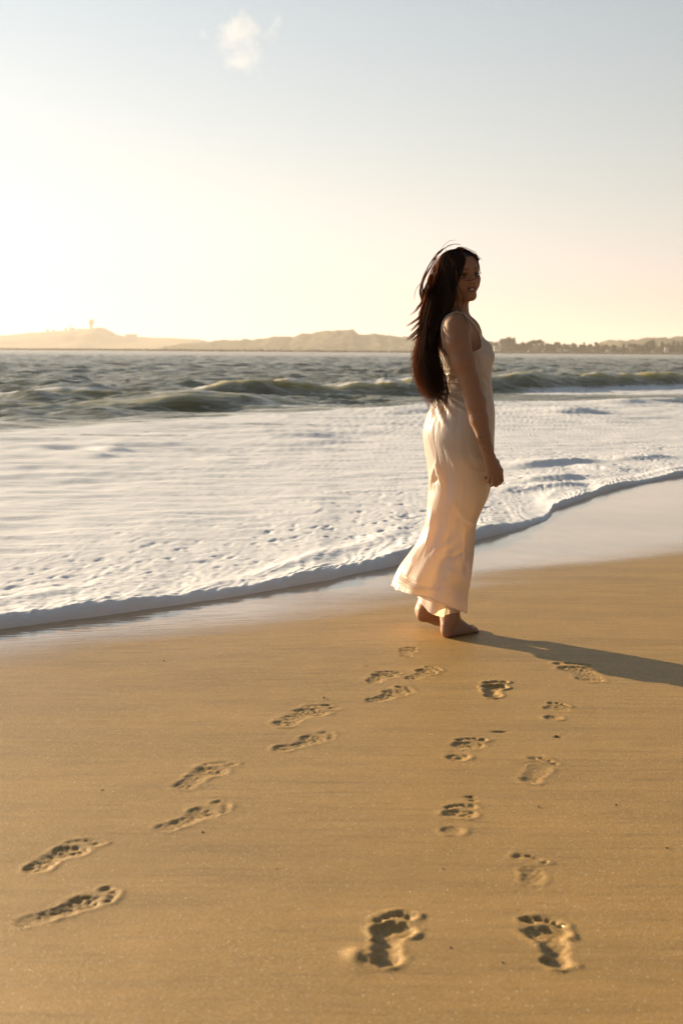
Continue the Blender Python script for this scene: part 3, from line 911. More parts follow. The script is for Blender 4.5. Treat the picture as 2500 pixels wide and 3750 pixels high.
# ------------------------------------------------------------------ haze and cloud
def haze():
    bm = bmesh.new()
    x0, x1, y0, y1, z0, z1 = -12500, 12500, -1500, 7000, -16, 104
    box(bm, ((x0 + x1) / 2, (y0 + y1) / 2, (z0 + z1) / 2), (x1 - x0, y1 - y0, z1 - z0))
    m, nt, out = new_mat('haze_air')
    v = N(nt, 'ShaderNodeVolumePrincipled', Density=HAZE_D, Anisotropy=HAZE_G)
    v.inputs['Color'].default_value = (1.0, 0.96, 0.93, 1)
    nt.links.new(v.outputs[0], out.inputs['Volume'])
    return obj('haze', bm_mesh(bm, 'haze'), m, kind='stuff')
HAZE_D, HAZE_G = 1.9e-4, 0.25
haze()

def cloud(px, py, wpx, hpx, D, label, seed, dens):
    c = W(px, py, D)
    w, h = wpx / FPX * D, hpx / FPX * D
    bm = bmesh.new()
    r = random.Random(seed)
    bmesh.ops.create_icosphere(bm, subdivisions=3, radius=1.0, matrix=Matrix.Diagonal((w / 2, w / 2.6, h / 2, 1)))
    m, nt, out = new_mat('cloud_vapour')
    L = nt.links.new
    tc_ = N(nt, 'ShaderNodeTexCoord')
    n = N(nt, 'ShaderNodeTexNoise', Scale=4.0 / w, Detail=7.0, Roughness=0.62)
    n.inputs['Distortion'].default_value = 0.4
    mp = N(nt, 'ShaderNodeMapping')
    mp.inputs['Location'].default_value = (seed * 31.7, seed * 11.3, 5.0)
    L(tc_.outputs['Object'], mp.inputs['Vector']); L(mp.outputs[0], n.inputs['Vector'])
    sc2 = N(nt, 'ShaderNodeVectorMath', operation='MULTIPLY')
    L(tc_.outputs['Object'], sc2.inputs[0]); sc2.inputs[1].default_value = (2 / w, 2.6 / w, 2 / h)
    ln = N(nt, 'ShaderNodeVectorMath', operation='LENGTH')
    L(sc2.outputs[0], ln.inputs[0])
    fall = ramp(nt, ln.outputs['Value'], [(0.15, 1.0), (0.97, 0.0)]).outputs[0]
    v = math_node(nt, 'SUBTRACT', math_node(nt, 'ADD', math_node(nt, 'MULTIPLY', n.outputs[0], 1.7), math_node(nt, 'MULTIPLY', fall, 0.42)), 1.12)
    v = math_node(nt, 'MAXIMUM', v, 0.0)
    v = math_node(nt, 'MULTIPLY', v, dens)
    vol = N(nt, 'ShaderNodeVolumePrincipled', Anisotropy=0.35)
    vol.inputs['Color'].default_value = (1, 0.985, 0.97, 1)
    L(v, vol.inputs['Density'])
    L(vol.outputs[0], out.inputs['Volume'])
    o = obj('cloud', bm_mesh(bm, 'cloud'), m, label=label, category='cloud')
    o.location = c
    return o
cloud(885, 155, 380, 330, 2400, 'small ragged white cloud alone in the upper left of the sky', 3, 0.020)

# ---- a few dark pebbles lying on the sand
M_PEB = land_material('dark_pebble', (0.05, 0.04, 0.03), (0.11, 0.085, 0.06), 60.0)
def pebble_mesh(seed):
    r = random.Random(seed)
    bm = bmesh.new()
    bmesh.ops.create_icosphere(bm, subdivisions=2, radius=1.0)
    for v in bm.verts:
        v.co *= 1 + .22 * float(noise(v.co.x * 1.5 + seed, v.co.y * 1.5 + v.co.z, 700 + seed))
    for f in bm.faces:
        f.smooth = True
    return bm_mesh(bm, 'pebble')
PL = ['tiny dark pebble right of the left-foot print with the long toe scuff', 'tiny dark pebble in the gap between the two rows of the right trail', 'tiny dark pebble on bare sand well right of the right trail',
      'tiny dark pebble just above the toes of a left-foot print', 'tiny dark pebble midway between the two deepest foreground footprints', 'tiny dark speck left of the big foreground prints on bare sand',
      'tiny dark pebble below the second pair of the left trail', 'tiny dark speck alone in the bare sand between the two trails', 'tiny dark speck above the nearest pair of left trail prints',
      'tiny dark pebble close beside the deep left-foot foreground print', 'tiny dark pebble near the right border of the beach beside no print', 'tiny dark pebble touching the tip of the third left trail pair',
      'tiny dark pebble on the damp sand near the foam, left of the woman', 'tiny dark speck left of the faint print nearest the woman']
PEB = [pebble_mesh(k) for k in range(3)]
for k, (px, py, s_) in enumerate([(2035, 2696, .006), (1971, 2955, .0045), (2254, 2948, .0045), (1720, 2918, .006), (1840, 3526, .0045), (1621, 3182, .003), (741, 3048, .0045), (1013, 3183, .0035), (375, 2894, .004), (1650, 3472, .0045), (2440, 3105, .004), (1186, 2556, .006), (600, 2420, .005), (1340, 2440, .004)]):
    g = G(px, py)
    o = obj('pebble', PEB[k % 3], None, label=PL[k], category='pebble', group='pebbles scattered over the beach')
    if not PEB[k % 3].materials:
        PEB[k % 3].materials.append(M_PEB)
    s_ *= .75
    o.location = (g.x, g.y, s_ * .25)
    o.scale = (s_, s_ * .8, s_ * .6)
    o.rotation_euler = (0, 0, k * 1.3)
# ------------------------------------------------------------------ the walking woman
PY = 5.54                                              # depth of her body axis
YAW = rad(38)                                          # her trunk faces right and away
FW = np.array([math.cos(YAW), math.sin(YAW), 0.0])
LF = np.array([-math.sin(YAW), math.cos(YAW), 0.0])
def B(px, py, dy=0.0):
    return np.array(W(px, py, PY + dy))
def Z1(x, y, dy=0.0):                                  # picture detail coordinates (upper body)
    return B(1400 + 0.3189 * x, 850 + 0.3189 * y, dy)
def Z6(x, y, dy=0.0):
    return B(1600 + 0.12755 * x, 870 + 0.12755 * y, dy)

# silhouette of the dress: row, left, right, depth/width ratio, depth shift
SIL = np.array([
    (1160, 1625, 1706, .70, 0), (1190, 1618, 1722, .72, 0), (1223, 1614, 1746, .75, 0), (1249, 1611, 1768, .78, 0), (1287, 1610, 1790, .82, 0), (1328, 1612, 1799, .80, 0), (1376, 1616, 1795, .74, 0), (1424, 1612, 1796, .70, 0),
    (1464, 1597, 1800, .72, 0), (1504, 1574, 1806, .74, 0), (1552, 1555, 1804, .76, 0), (1596, 1549, 1802, .78, 0), (1653, 1556, 1803, .78, 0), (1718, 1567, 1801, .80, 0),
    (1775, 1570, 1794, .82, 0), (1825, 1564, 1779, .84, 0), (1886, 1560, 1750, .86, 0), (1932, 1551, 1737, .88, 0), (1990, 1527, 1731, .90, 0), (2036, 1495, 1727, .92, 0),
    (2074, 1466, 1724, .92, 0), (2110, 1447, 1721, .92, 0), (2150, 1430, 1720, .92, 0), (2240, 1405, 1712, .92, 0), (2330, 1395, 1706, .92, 0)], dtype=float)
_zl = np.array([W(0.5 * (r[1] + r[2]), r[0], PY).z for r in SIL])
_xc = np.array([W(0.5 * (r[1] + r[2]), r[0], PY).x for r in SIL])
_hw = np.array([(r[2] - r[1]) / 2 / FPX * PY for r in SIL])
_ra = SIL[:, 3]
_bb = _hw / np.sqrt((_ra * math.cos(YAW)) ** 2 + math.sin(YAW) ** 2)
_o = np.argsort(_zl)
TZ, TXC, TB, TA = _zl[_o], _xc[_o], _bb[_o], (_bb * _ra)[_o]
def smooth_tab(t, n=2.2):
    zz = np.linspace(TZ[0], TZ[-1], 400)
    v = np.interp(zz, TZ, t)
    k = np.exp(-(np.arange(-20, 21) / (n * 3)) ** 2); k /= k.sum()
    return zz, np.convolve(np.pad(v, 20, mode='edge'), k, 'valid')
ZZ, SXC = smooth_tab(TXC)
_, SA = smooth_tab(TA)
_, SB = smooth_tab(TB)
SYC = PY + (SXC - 0.51) * np.interp(ZZ, [0.5, 0.9], [0.25, 0.6])

# ---- signed distance field of the body
VX = 0.0031
GX = np.arange(0.20, 0.80, VX); GY = np.arange(PY - 0.32, PY + 0.32, VX); GZ = np.arange(-0.02, 1.71, VX)
F = np.ones((len(GX), len(GY), len(GZ)), np.float32)
def region(lo, hi, m):
    s = []
    for g, a, b in zip((GX, GY, GZ), lo, hi):
        i = max(0, int(np.searchsorted(g, a - m)) - 1); j = min(len(g), int(np.searchsorted(g, b + m)) + 1)
        s.append(slice(i, j))
    return tuple(s), (GX[s[0]][:, None, None], GY[s[1]][None, :, None], GZ[s[2]][None, None, :])
def smin(a, b, k):
    h = np.clip(0.5 + 0.5 * (a - b) / k, 0, 1)
    return a + (b - a) * h - k * h * (1 - h)
def put(d, s, k):
    F[s] = smin(F[s], d.astype(np.float32), k)
def carve(d, s, k):
    F[s] = -smin(-F[s], d.astype(np.float32), k)
def cone(a, b, ra, rb, k=0.012, neg=False):
    a, b = np.asarray(a, float), np.asarray(b, float)
    r = max(ra, rb)
    s, (X, Y, Zc) = region(np.minimum(a, b) - r, np.maximum(a, b) + r, k + 0.008)
    ba = b - a
    t = np.clip(((X - a[0]) * ba[0] + (Y - a[1]) * ba[1] + (Zc - a[2]) * ba[2]) / max(ba @ ba, 1e-9), 0, 1)
    d = np.sqrt((X - a[0] - t * ba[0]) ** 2 + (Y - a[1] - t * ba[1]) ** 2 + (Zc - a[2] - t * ba[2]) ** 2) - (ra + (rb - ra) * t)
    (carve if neg else put)(-d if False else d, s, k) if not neg else carve(d, s, k)
def chain(pts, rs, k=0.012):
    for i in range(len(pts) - 1):
        cone(pts[i], pts[i + 1], rs[i], rs[i + 1], k)
def ellip(c, M, r, k=0.015, neg=False):
    """ellipsoid with axes = columns of M"""
    c = np.asarray(c, float); R = max(r)
    s, (X, Y, Zc) = region(c - R, c + R, k + 0.008)
    q = 0
    for i in range(3):
        q = q + (((X - c[0]) * M[0, i] + (Y - c[1]) * M[1, i] + (Zc - c[2]) * M[2, i]) / r[i]) ** 2
    l = np.sqrt(q)
    d = (l - 1) * min(r) * 1.0
    (carve if neg else put)(d, s, k)

# trunk from the same tables as the dress
s, (X, Y, Zc) = region((0.2, PY - .3, 0.76), (0.8, PY + .3, 1.36), 0)
zz = Zc[0, 0]
cx, cy, a_, b_ = (np.interp(zz, ZZ, t)[None, None, :] for t in (SXC, SYC, SA - 0.008, SB - 0.008))
U = (X - cx) * FW[0] + (Y - cy) * FW[1]; V = (X - cx) * LF[0] + (Y - cy) * LF[1]
d = (np.sqrt((U / a_) ** 2 + (V / b_) ** 2) - 1) * np.minimum(a_, b_)
d = np.maximum(d, np.maximum(0.77 - Zc, Zc - 1.345))
put(d, s, 0.004)
def TC(z):
    return np.array([np.interp(z, ZZ, SXC), np.interp(z, ZZ, SYC), z])
shR = B(1669, 1196, -0.125); shL = TC(1.335) + LF * 0.150 + FW * 0.0
neck0 = B(1667, 1182, 0.005); neck1 = B(1672, 1075, 0.0)
cone(neck0, neck1, 0.056, 0.049, 0.03)
for sh in (shR, shL):
    cone(neck0 + (0, 0, .035), sh + (0, 0, .006), 0.032, 0.044, 0.035)
    cone(TC(1.30) + FW * 0.03, sh - (0, 0, .02), 0.065, 0.045, 0.03)
    cone(TC(1.27) - FW * 0.04, sh - (0, 0, .03), 0.065, 0.048, 0.03)
for sgn in (-1, 1):                                     # bust
    p = TC(1.205) + FW * 0.046 + LF * sgn * 0.060
    cone(p, p + (0, 0, .02), 0.047, 0.040, 0.03)
TORSO = F.copy()

# legs
def leg(hip, knee, ankle):
    chain([hip, knee, ankle], [0.076, 0.052, 0.033], 0.02)
    calf = knee * 0.68 + ankle * 0.32 - FW * 0.018
    cone(knee, calf, 0.046, 0.048, 0.02); cone(calf, ankle, 0.048, 0.031, 0.02)
def foot(heel, direction, ankle, lift, side):
    """heel = ground point under the heel, direction = unit vector to the toes"""
    d = np.array([direction[0], direction[1], 0.0]); d /= np.linalg.norm(d)
    n = np.array([-d[1], d[0], 0.0]) * side             # towards the big toe (side=+1 right foot: big toe lies to the left)
    up = np.array([0, 0, 1.0])
    def P(u, v, w):
        lf = lift * max(0.0, 1 - u / 0.165)
        q = heel + d * (u * (1 - 0.12 * (lift > .01))) + n * v + up * (w + lf)
        return q
    cone(P(.028, 0, .028), P(.030, 0, .050), .027, .025, .012)
    cone(P(.034, 0, .050), ankle, .027, .031, .02)
    cone(P(.030, -.004, .024), P(.150, -.020, .016), .024, .017, .015)
    cone(P(.055, .010, .045), P(.160, .020, .018), .024, .0185, .018)
    cone(ankle, P(.135, .006, .030), .031, .020, .03)
    cone(P(.150, -.020, .017), P(.158, .020, .018), .017, .018, .012)
    for v0, v1, l, r in ((.022, .026, .236, .0115), (.007, .008, .232, .0085), (-.006, -.006, .222, .008), (-.017, -.019, .210, .0075), (-.027, -.031, .194, .0075)):
        cone(P(.165, v0, .013), P(l - r - .012, v1, .0135), .0095, r, .006)
        cone(P(l - r - .012, v1, .0135), P(l - r, v1, r * .95), r, r * .95, .004)
heelR = np.array(G(1617, 2338)); toeR = np.array(G(1755, 2308))
dR = toeR - heelR
ankR = B(1646, 2262, heelR[1] - PY + 0.045)
kneeR = np.array([0.505, PY - .01, 0.46])
leg(TC(0.84) - LF * 0.065, kneeR, ankR)
foot(heelR + dR / np.linalg.norm(dR) * 0.004, dR, ankR, 0.0, 1)
heelL = np.array(G(1560, 2318)) + np.array([-0.035, 0.05, 0]); 
dL = np.array([0.93, 0.36, 0])
ankL = B(1553, 2236, 0.105)
kneeL = np.array([0.47, PY + .10, 0.47])
leg(TC(0.84) + LF * 0.065, kneeL, ankL)
foot(heelL, dL, ankL, 0.048, -1)
s, (X, Y, Zc) = region((0.2, PY - .32, -.02), (.8, PY + .32, .012), 0)
F[s] = np.maximum(F[s], (0.0005 - Zc).astype(np.float32))

# right arm
armp = [(1669, 1197, -.125), (1674, 1258, -.145), (1693, 1328, -.163), (1717, 1396, -.176), (1727, 1432, -.181), (1740, 1474, -.188), (1753, 1536, -.196), (1768, 1600, -.203), (1780, 1640, -.206), (1789, 1670, -.206)]
armr = [.054, .0545, .0500, .0405, .0395, .0420, .0370, .0300, .0255, .0235]
chain([B(*p) for p in armp], armr, 0.014)
def hand():
    w = B(1789, 1672, -0.204)
    kn = [(1831, 1723, -0.196), (1820, 1731, -0.208), (1806, 1735, -0.212), (1793, 1733, -0.208)]
    pip = [(1835, 1759, -0.192), (1821, 1769, -0.208), (1805, 1770, -0.214), (1790, 1758, -0.210)]
    dip = [(1828, 1768, -0.168), (1815, 1776, -0.182), (1799, 1775, -0.188), (1784, 1762, -0.188)]
    tip = [(1817, 1757, -0.156), (1805, 1760, -0.168), (1790, 1760, -0.174), (1777, 1750, -0.178)]
    for i in range(4):
        K, P1, P2, P3 = B(*kn[i]), B(*pip[i]), B(*dip[i]), B(*tip[i])
        r = (.0098, .0100, .0094, .0084)[i]
        cone(w + (K - w) * 0.12, K, .0150, .0125, .014)
        cone(K, P1, r * 1.12, r, .0035)
        cone(P1, P2, r, r * .95, .003); cone(P2, P3, r * .95, r * .82, .003)
    cone(w, B(1810, 1712, -0.192), .020, .018, .016)
    a, b2, c2, d2 = B(1797, 1676, -0.189), B(1816, 1692, -0.172), B(1830, 1724, -0.166), B(1828, 1756, -0.164)
    cone(a, b2, .0150, .0125, .012); cone(b2, c2, .0122, .0105, .005); cone(c2, d2, .0105, .0085, .004)
hand()
# left arm, behind the body
elL = shL + np.array([0.07, 0.05, -0.26]); wrL = np.array([0.60, PY + .17, 0.80])
chain([shL, shL * .5 + elL * .5, elL, elL * .6 + wrL * .4, wrL], [.050, .046, .037, .037, .024], .014)
hw_ = wrL + np.array([.02, 0, -.09])
for k in range(4):
    o_ = np.array([.012 * (k - 1.5), -.004 * k, 0])
    cone(wrL + o_ * .5, hw_ + o_, .013, .011, .01); cone(hw_ + o_, hw_ + o_ * 1.1 + (.006, 0, -.04), .0095, .0085, .003); cone(hw_ + o_ * 1.1 + (.006, 0, -.04), hw_ + o_ * 1.1 + (0, -.012, -.072), .0085, .007, .003)
cone(wrL + (.01, 0, -.02), wrL + (.036, -.01, -.06), .012, .011, .008); cone(wrL + (.036, -.01, -.06), wrL + (.04, -.012, -.1), .010, .008, .004)

# ---- head
HYAW = rad(30)
f0 = Vector((math.sin(HYAW), -math.cos(HYAW), 0.0)); u0 = Vector((0, 0, 1)); l0 = u0.cross(f0)
HM = Matrix((f0, l0, u0)).transposed()
HM = Matrix.Rotation(rad(-8.5), 3, 'Y') @ Matrix.Rotation(rad(0), 3, 'X') @ HM
HR = np.array(HM)                                       # columns: forward, left, up
EYE_MID = np.array([0.078, 0.0, 0.002])
HC_ = B(1720, 1007, -0.070) - HR @ EYE_MID
def Hd(x, y, z):
    return HC_ + HR @ np.array([x, y, z])
I3 = HR
ellip(Hd(-.014, 0, .034), I3, (.090, .072, .083), .02)
ellip(Hd(.026, 0, -.022), I3, (.059, .057, .070), .03)
ellip(Hd(.048, 0, .045), I3, (.042, .056, .045), .03)
for sg in (-1, 1):
    cone(Hd(.000, sg * .046, -.045), Hd(.050, sg * .016, -.087), .018, .0135, .025)
    cone(Hd(.048, sg * .045, -.018), Hd(.044, sg * .043, -.036), .0225, .019, .022)
    cone(Hd(.078, sg * .012, .022), Hd(.066, sg * .046, .022), .010, .009, .014)
cone(Hd(.066, -.007, -.088), Hd(.066, .007, -.088), .0150, .0150, .015)
cone(Hd(.062, 0, -.05), Hd(.066, 0, -.07), .026, .019, .02)
for sg in (-1, 1):                                      # eye sockets
    cone(Hd(.094, sg * .026, .0), Hd(.088, sg * .040, .001), .0125, .011, .012, neg=True)
cone(Hd(.083, 0, .012), Hd(.102, 0, -.024), .0072, .0085, .012)
cone(Hd(.100, 0, -.026), Hd(.1035, 0, -.027), .0098, .0085, .006)
for sg in (-1, 1):
    cone(Hd(.088, sg * .0105, -.031), Hd(.094, sg * .0105, -.030), .0080, .0072, .006)
    cone(Hd(.097, sg * .0064, -.0385), Hd(.092, sg * .008, -.0355), .0030, .0030, .002, neg=True)
# smiling mouth: opened lips with a recess for the teeth
for sg in (-1, 1):
    cone(Hd(.0890, 0, -.0500), Hd(.0735, sg * .0270, -.0515), .0044, .0028, .004)
    cone(Hd(.0870, 0, -.0685), Hd(.0730, sg * .0270, -.0545), .0052, .0028, .004)
    cone(Hd(.0960, 0, -.0592), Hd(.0800, sg * .0210, -.0535), .0050, .0026, .002, neg=True)
    cone(Hd(.082, 0, -.0592), Hd(.072, sg * .0190, -.0535), .0055, .0028, .002, neg=True)
    ellip(Hd(-.005, sg * .072, -.005), I3, (.016, .008, .030), .006)

def surface_nets(Fv):
    ins = Fv < 0
    c = np.zeros(tuple(n - 1 for n in Fv.shape), np.uint8)
    for i in (0, 1):
        for j in (0, 1):
            for k in (0, 1):
                c += ins[i:Fv.shape[0] - 1 + i, j:Fv.shape[1] - 1 + j, k:Fv.shape[2] - 1 + k]
    act = (c > 0) & (c < 8)
    idx = np.full(c.shape, -1, np.int32)
    I, J, K = np.nonzero(act)
    idx[I, J, K] = np.arange(len(I))
    P = np.zeros((len(I), 3)); cnt = np.zeros(len(I))
    cor = [(i, j, k) for i in (0, 1) for j in (0, 1) for k in (0, 1)]
    vals = {q: Fv[I + q[0], J + q[1], K + q[2]].astype(float) for q in cor}
    for p in cor:
        for ax in range(3):
            if p[ax] == 0:
                q = tuple(1 if m == ax else p[m] for m in range(3))
                va, vb = vals[p], vals[q]
                x = (va < 0) != (vb < 0)
                t = np.where(x, va / np.where(x, va - vb, 1), 0)
                pos = np.array(p, float)[None, :] + t[:, None] * (np.array(q) - np.array(p))[None, :]
                P += np.where(x[:, None], pos, 0); cnt += x
    P = P / cnt[:, None] + np.stack([I, J, K], 1)
    quads = []
    for ax in range(3):
        a = ins
        sl0 = [slice(1, -1)] * 3; sl1 = [slice(1, -1)] * 3
        sl0[ax] = slice(0, -1); sl1[ax] = slice(1, None)
        x0, x1 = a[tuple(sl0)], a[tuple(sl1)]
        for flip, mask in ((False, x0 & ~x1), (True, ~x0 & x1)):
            E = np.array(np.nonzero(mask)).T
            if not len(E):
                continue
            off = np.array([1, 1, 1]); off[ax] = 0
            E = E + off
            o1, o2 = [m for m in range(3) if m != ax]
            e1 = np.zeros(3, int); e1[o1] = 1
            e2 = np.zeros(3, int); e2[o2] = 1
            def gi(v):
                return idx[v[:, 0], v[:, 1], v[:, 2]]
            q = np.stack([gi(E - e1 - e2), gi(E - e2), gi(E), gi(E - e1)], 1)
            par = (ax == 1)
            quads.append(q[:, ::-1] if (flip != par) else q)
    Q = np.concatenate(quads)
    Q = Q[(Q >= 0).all(1)]
    return np.stack([GX[0] + P[:, 0] * VX, GY[0] + P[:, 1] * VX, GZ[0] + P[:, 2] * VX], 1), Q

def sample(Fv, p):
    q = (np.asarray(p) - np.array([GX[0], GY[0], GZ[0]])) / VX
    q = np.clip(q, 0, np.array(Fv.shape) - 1.001)
    i = q.astype(int); f = q - i
    r = 0
    for a in (0, 1):
        for b in (0, 1):
            for c in (0, 1):
                w = (f[:, 0] if a else 1 - f[:, 0]) * (f[:, 1] if b else 1 - f[:, 1]) * (f[:, 2] if c else 1 - f[:, 2])
                r = r + w * Fv[i[:, 0] + a, i[:, 1] + b, i[:, 2] + c]
    return r
def grad(Fv, p):
    e = VX * 1.5
    g = np.stack([sample(Fv, p + d) - sample(Fv, p - d) for d in np.eye(3) * e], 1)
    return g / (np.linalg.norm(g, axis=1, keepdims=True) + 1e-9)
def push_out(Fv, p, dist, it=3):
    for _ in range(it):
        s_ = sample(Fv, p)
        m = s_ < dist
        if not m.any():
            break
        p[m] += grad(Fv, p[m]) * np.clip(dist - s_[m], 0, 0.02)[:, None]
    return p

BVv, BQ = surface_nets(F)
# keep only the largest piece
hl_ = (BVv - HC_) @ HR                                   # head-local coordinates of every vertex
skin = np.tile(np.array([0.27, 0.143, 0.086]), (len(BVv), 1))
hx, hy, hz = hl_[:, 0], hl_[:, 1], hl_[:, 2]
inhead = (np.abs(hy) < .09) & (hz > -.13) & (hz < .13) & (np.abs(hx) < .13)
def paint(w, c):
    global skin
    w = np.clip(w, 0, 1)[:, None]
    skin = skin * (1 - w) + np.array(c) * w
lipw = inhead * np.exp(-((np.abs(hz + .0590 - np.abs(hy) * .20) - .0075) / .0045) ** 2) * sstep(.029, .022, np.abs(hy)) * (hx > .06)
paint(lipw * .85, (0.20, 0.065, 0.055))
mo = inhead * sstep(.0050, .0030, np.abs(hz + .0588 - np.abs(hy) * .20)) * sstep(.025, .019, np.abs(hy)) * (hx > .05) * (hx < .0860)
paint(mo, (0.06, 0.02, 0.018))
paint(inhead * np.exp(-((np.abs(hy) - .038) / .018) ** 2 - ((hz + .03) / .016) ** 2) * (hx > .03) * .35, (0.25, 0.095, 0.062))
for sg in (-1, 1):
    yy = hy * sg
    paint(inhead * np.exp(-((yy - .034) / .017) ** 2 - ((hz - .010) / .007) ** 2) * (hx > .05) * .75, (0.085, 0.042, 0.028))
    bz = .0235 + .004 * np.sin(np.clip((yy - .012) / .040, 0, 1) * 2.4)
    paint(inhead * np.exp(-((hz - bz) / .0032) ** 2) * sstep(.010, .015, yy) * sstep(.056, .048, yy) * (hx > .04) * .9, (0.035, 0.020, 0.014))
hairline = .078 - 0.9 * np.clip(np.abs(hy) - .028, 0, 1) - 6.0 * np.clip(np.abs(hy) - .052, 0, 1)
scalp = inhead * np.maximum(sstep(-.003, .003, hz - hairline) , sstep(-.002, -.010, hx - .012) * (hz > -.06))
paint(scalp, (0.018, 0.011, 0.008))
# painted toe nails are too small to tell; a fine dark script tattoo runs along the inner forearm
for (tx, ty, rr) in ((1752, 1597, .006), (1755, 1610, .004), (1760, 1620, .004), (1765, 1638, .004)):
    c_ = B(tx, ty, -.155)
    paint(np.exp(-(((BVv[:, 0] - c_[0]) / (rr * .7)) ** 2 + ((BVv[:, 2] - c_[2]) / rr) ** 2)) * (BVv[:, 1] < PY - .10) * .55, (0.05, 0.035, 0.03))

def skin_material():
    m, nt, out = new_mat('skin')
    L = nt.links.new
    c = N(nt, 'ShaderNodeAttribute', attribute_name='tone').outputs['Color']
    pos = N(nt, 'ShaderNodeNewGeometry').outputs['Position']
    n = N(nt, 'ShaderNodeTexNoise', Scale=28.0, Detail=4.0)
    L(pos, n.inputs['Vector'])
    c2 = mixrgb(nt, 0.5, c, ramp(nt, n.outputs[0], [(0.3, (0.88, 0.86, 0.86)), (0.7, (1.08, 1.06, 1.05))]).outputs[0], 'MULTIPLY')
    n2 = N(nt, 'ShaderNodeTexNoise', Scale=900.0, Detail=2.0)
    L(pos, n2.inputs['Vector'])
    b = N(nt, 'ShaderNodeBump', Strength=0.15, Distance=0.0008)
    L(n2.outputs[0], b.inputs['Height'])
    p = N(nt, 'ShaderNodeBsdfPrincipled', Roughness=0.56)
    p.inputs['Subsurface Weight'].default_value = 0.12
    p.inputs['Subsurface Radius'].default_value = (0.012, 0.005, 0.003)
    p.inputs['Subsurface Scale'].default_value = 1.0
    p.inputs['Specular IOR Level'].default_value = 0.4
    L(c2, p.inputs['Base Color']); L(b.outputs[0], p.inputs['Normal'])
    L(p.outputs[0], out.inputs['Surface'])
    return m
M_SKIN = skin_material()

woman = obj('person', None, label='barefoot woman with long dark hair in a cream satin slip dress looking over her shoulder', category='person')
woman.location = (0.50, PY, 0.0)
PINV = Matrix.Translation((-0.50, -PY, 0.0))
def child(name, me, mat, parent=woman):
    """mesh given in world coordinates, stored relative to the person's base"""
    me.transform(PINV)
    return obj(name, me, mat, parent)
body = child('body', mesh_np('body', BVv, BQ, True, dict(tone=skin)), M_SKIN)
# ---- dress
_R = np.array(CAM_M)
def proj(p):
    q = (np.asarray(p) - np.array([0, 0, CAM_H])) @ _R
    return 1250 + FPX * q[..., 0] / -q[..., 2], 1875 - FPX * q[..., 1] / -q[..., 2]
def seg_d(px, py, pts):
    """distance to a polyline in picture pixels and the position along it"""
    best = np.full(px.shape, 1e9); tt = np.zeros(px.shape)
    n = len(pts) - 1
    for i in range(n):
        (x0, y0), (x1, y1) = pts[i], pts[i + 1]
        dx, dy = x1 - x0, y1 - y0
        t = np.clip(((px - x0) * dx + (py - y0) * dy) / (dx * dx + dy * dy), 0, 1)
        d = np.hypot(px - x0 - t * dx, py - y0 - t * dy)
        m = d < best
        best = np.where(m, d, best); tt = np.where(m, (i + t) / n, tt)
    return best, tt
# folds traced on the cloth: polyline, half-width, height in mm
FOLDS = [
    ([(1618, 1352), (1668, 1362)], 6, 3.0), ([(1620, 1374), (1674, 1372)], 6, 3.5), ([(1624, 1393), (1682, 1408)], 6, 3.5), ([(1626, 1415), (1690, 1436)], 7, 4.0),
    ([(1622, 1440), (1696, 1470)], 7, 3.5), ([(1600, 1440), (1608, 1500), (1628, 1556)], 9, 6.0), ([(1612, 1440), (1634, 1490), (1660, 1524)], 7, 4.0), ([(1590, 1482), (1580, 1530)], 7, 5.0),
    ([(1630, 1448), (1676, 1492), (1712, 1510)], 7, 3.5), ([(1642, 1446), (1710, 1486)], 6, 3.0),
    ([(1594, 1690), (1606, 1740), (1618, 1785)], 5, 5.0), ([(1592, 1700), (1582, 1740), (1574, 1790)], 6, 4.0), ([(1603, 1742), (1586, 1770)], 6, -4.0), ([(1634, 1640), (1668, 1710), (1690, 1760)], 12, 4.0),
    ([(1630, 1730), (1634, 1850)], 14, -5.0), ([(1700, 1690), (1740, 1718), (1778, 1728)], 8, -5.0), ([(1716, 1660), (1752, 1700), (1780, 1716)], 8, 4.0),
    ([(1742, 1356), (1772, 1370), (1796, 1398)], 6, 3.5), ([(1748, 1392), (1790, 1420)], 6, 3.0), ([(1752, 1424), (1780, 1440)], 6, 3.0), ([(1772, 1464), (1800, 1482)], 6, 4.0), ([(1776, 1560), (1800, 1566)], 6, 3.0),
    ([(1724, 1276), (1770, 1290)], 7, -2.5), ([(1726, 1292), (1765, 1300)], 6, 2.5), ([(1732, 1255), (1790, 1330)], 14, 3.0),
    ([(1600, 2010), (1640, 1996), (1672, 1960)], 12, 5.0), ([(1620, 2044), (1662, 2036), (1700, 2014)], 8, -6.0), ([(1690, 1990), (1696, 2060), (1712, 2120)], 10, 6.0), ([(1676, 1900), (1712, 1920), (1736, 1932)], 9, 5.0),
    ([(1660, 1840), (1700, 1900), (1708, 1990)], 12, -5.0), ([(1704, 1940), (1700, 2040), (1690, 2100)], 8, -5.0), ([(1540, 1990), (1512, 2040), (1502, 2056)], 10, 5.0),
    ([(1456, 2086), (1472, 2112), (1500, 2128), (1550, 2146), (1600, 2156)], 7, -9.0), ([(1452, 2096), (1468, 2124), (1500, 2142), (1550, 2160), (1600, 2170)], 8, 8.0),
    ([(1640, 2080), (1680, 2110), (1716, 2150)], 16, 9.0), ([(1600, 2110), (1650, 2150), (1690, 2200)], 18, -8.0), ([(1560, 1850), (1580, 1930), (1560, 2000)], 14, 4.0),
]
NP_, NZ_ = 300, 300
phi = np.linspace(-math.pi, math.pi, NP_, endpoint=False)
dirx = FW[0] * np.cos(phi) + LF[0] * np.sin(phi); diry = FW[1] * np.cos(phi) + LF[1] * np.sin(phi)
hem = 0.150 - 0.053 * dirx - 0.022 * diry + 0.010 * np.cos(3 * phi + 0.6) * 0.6
pd = np.degrees(phi)
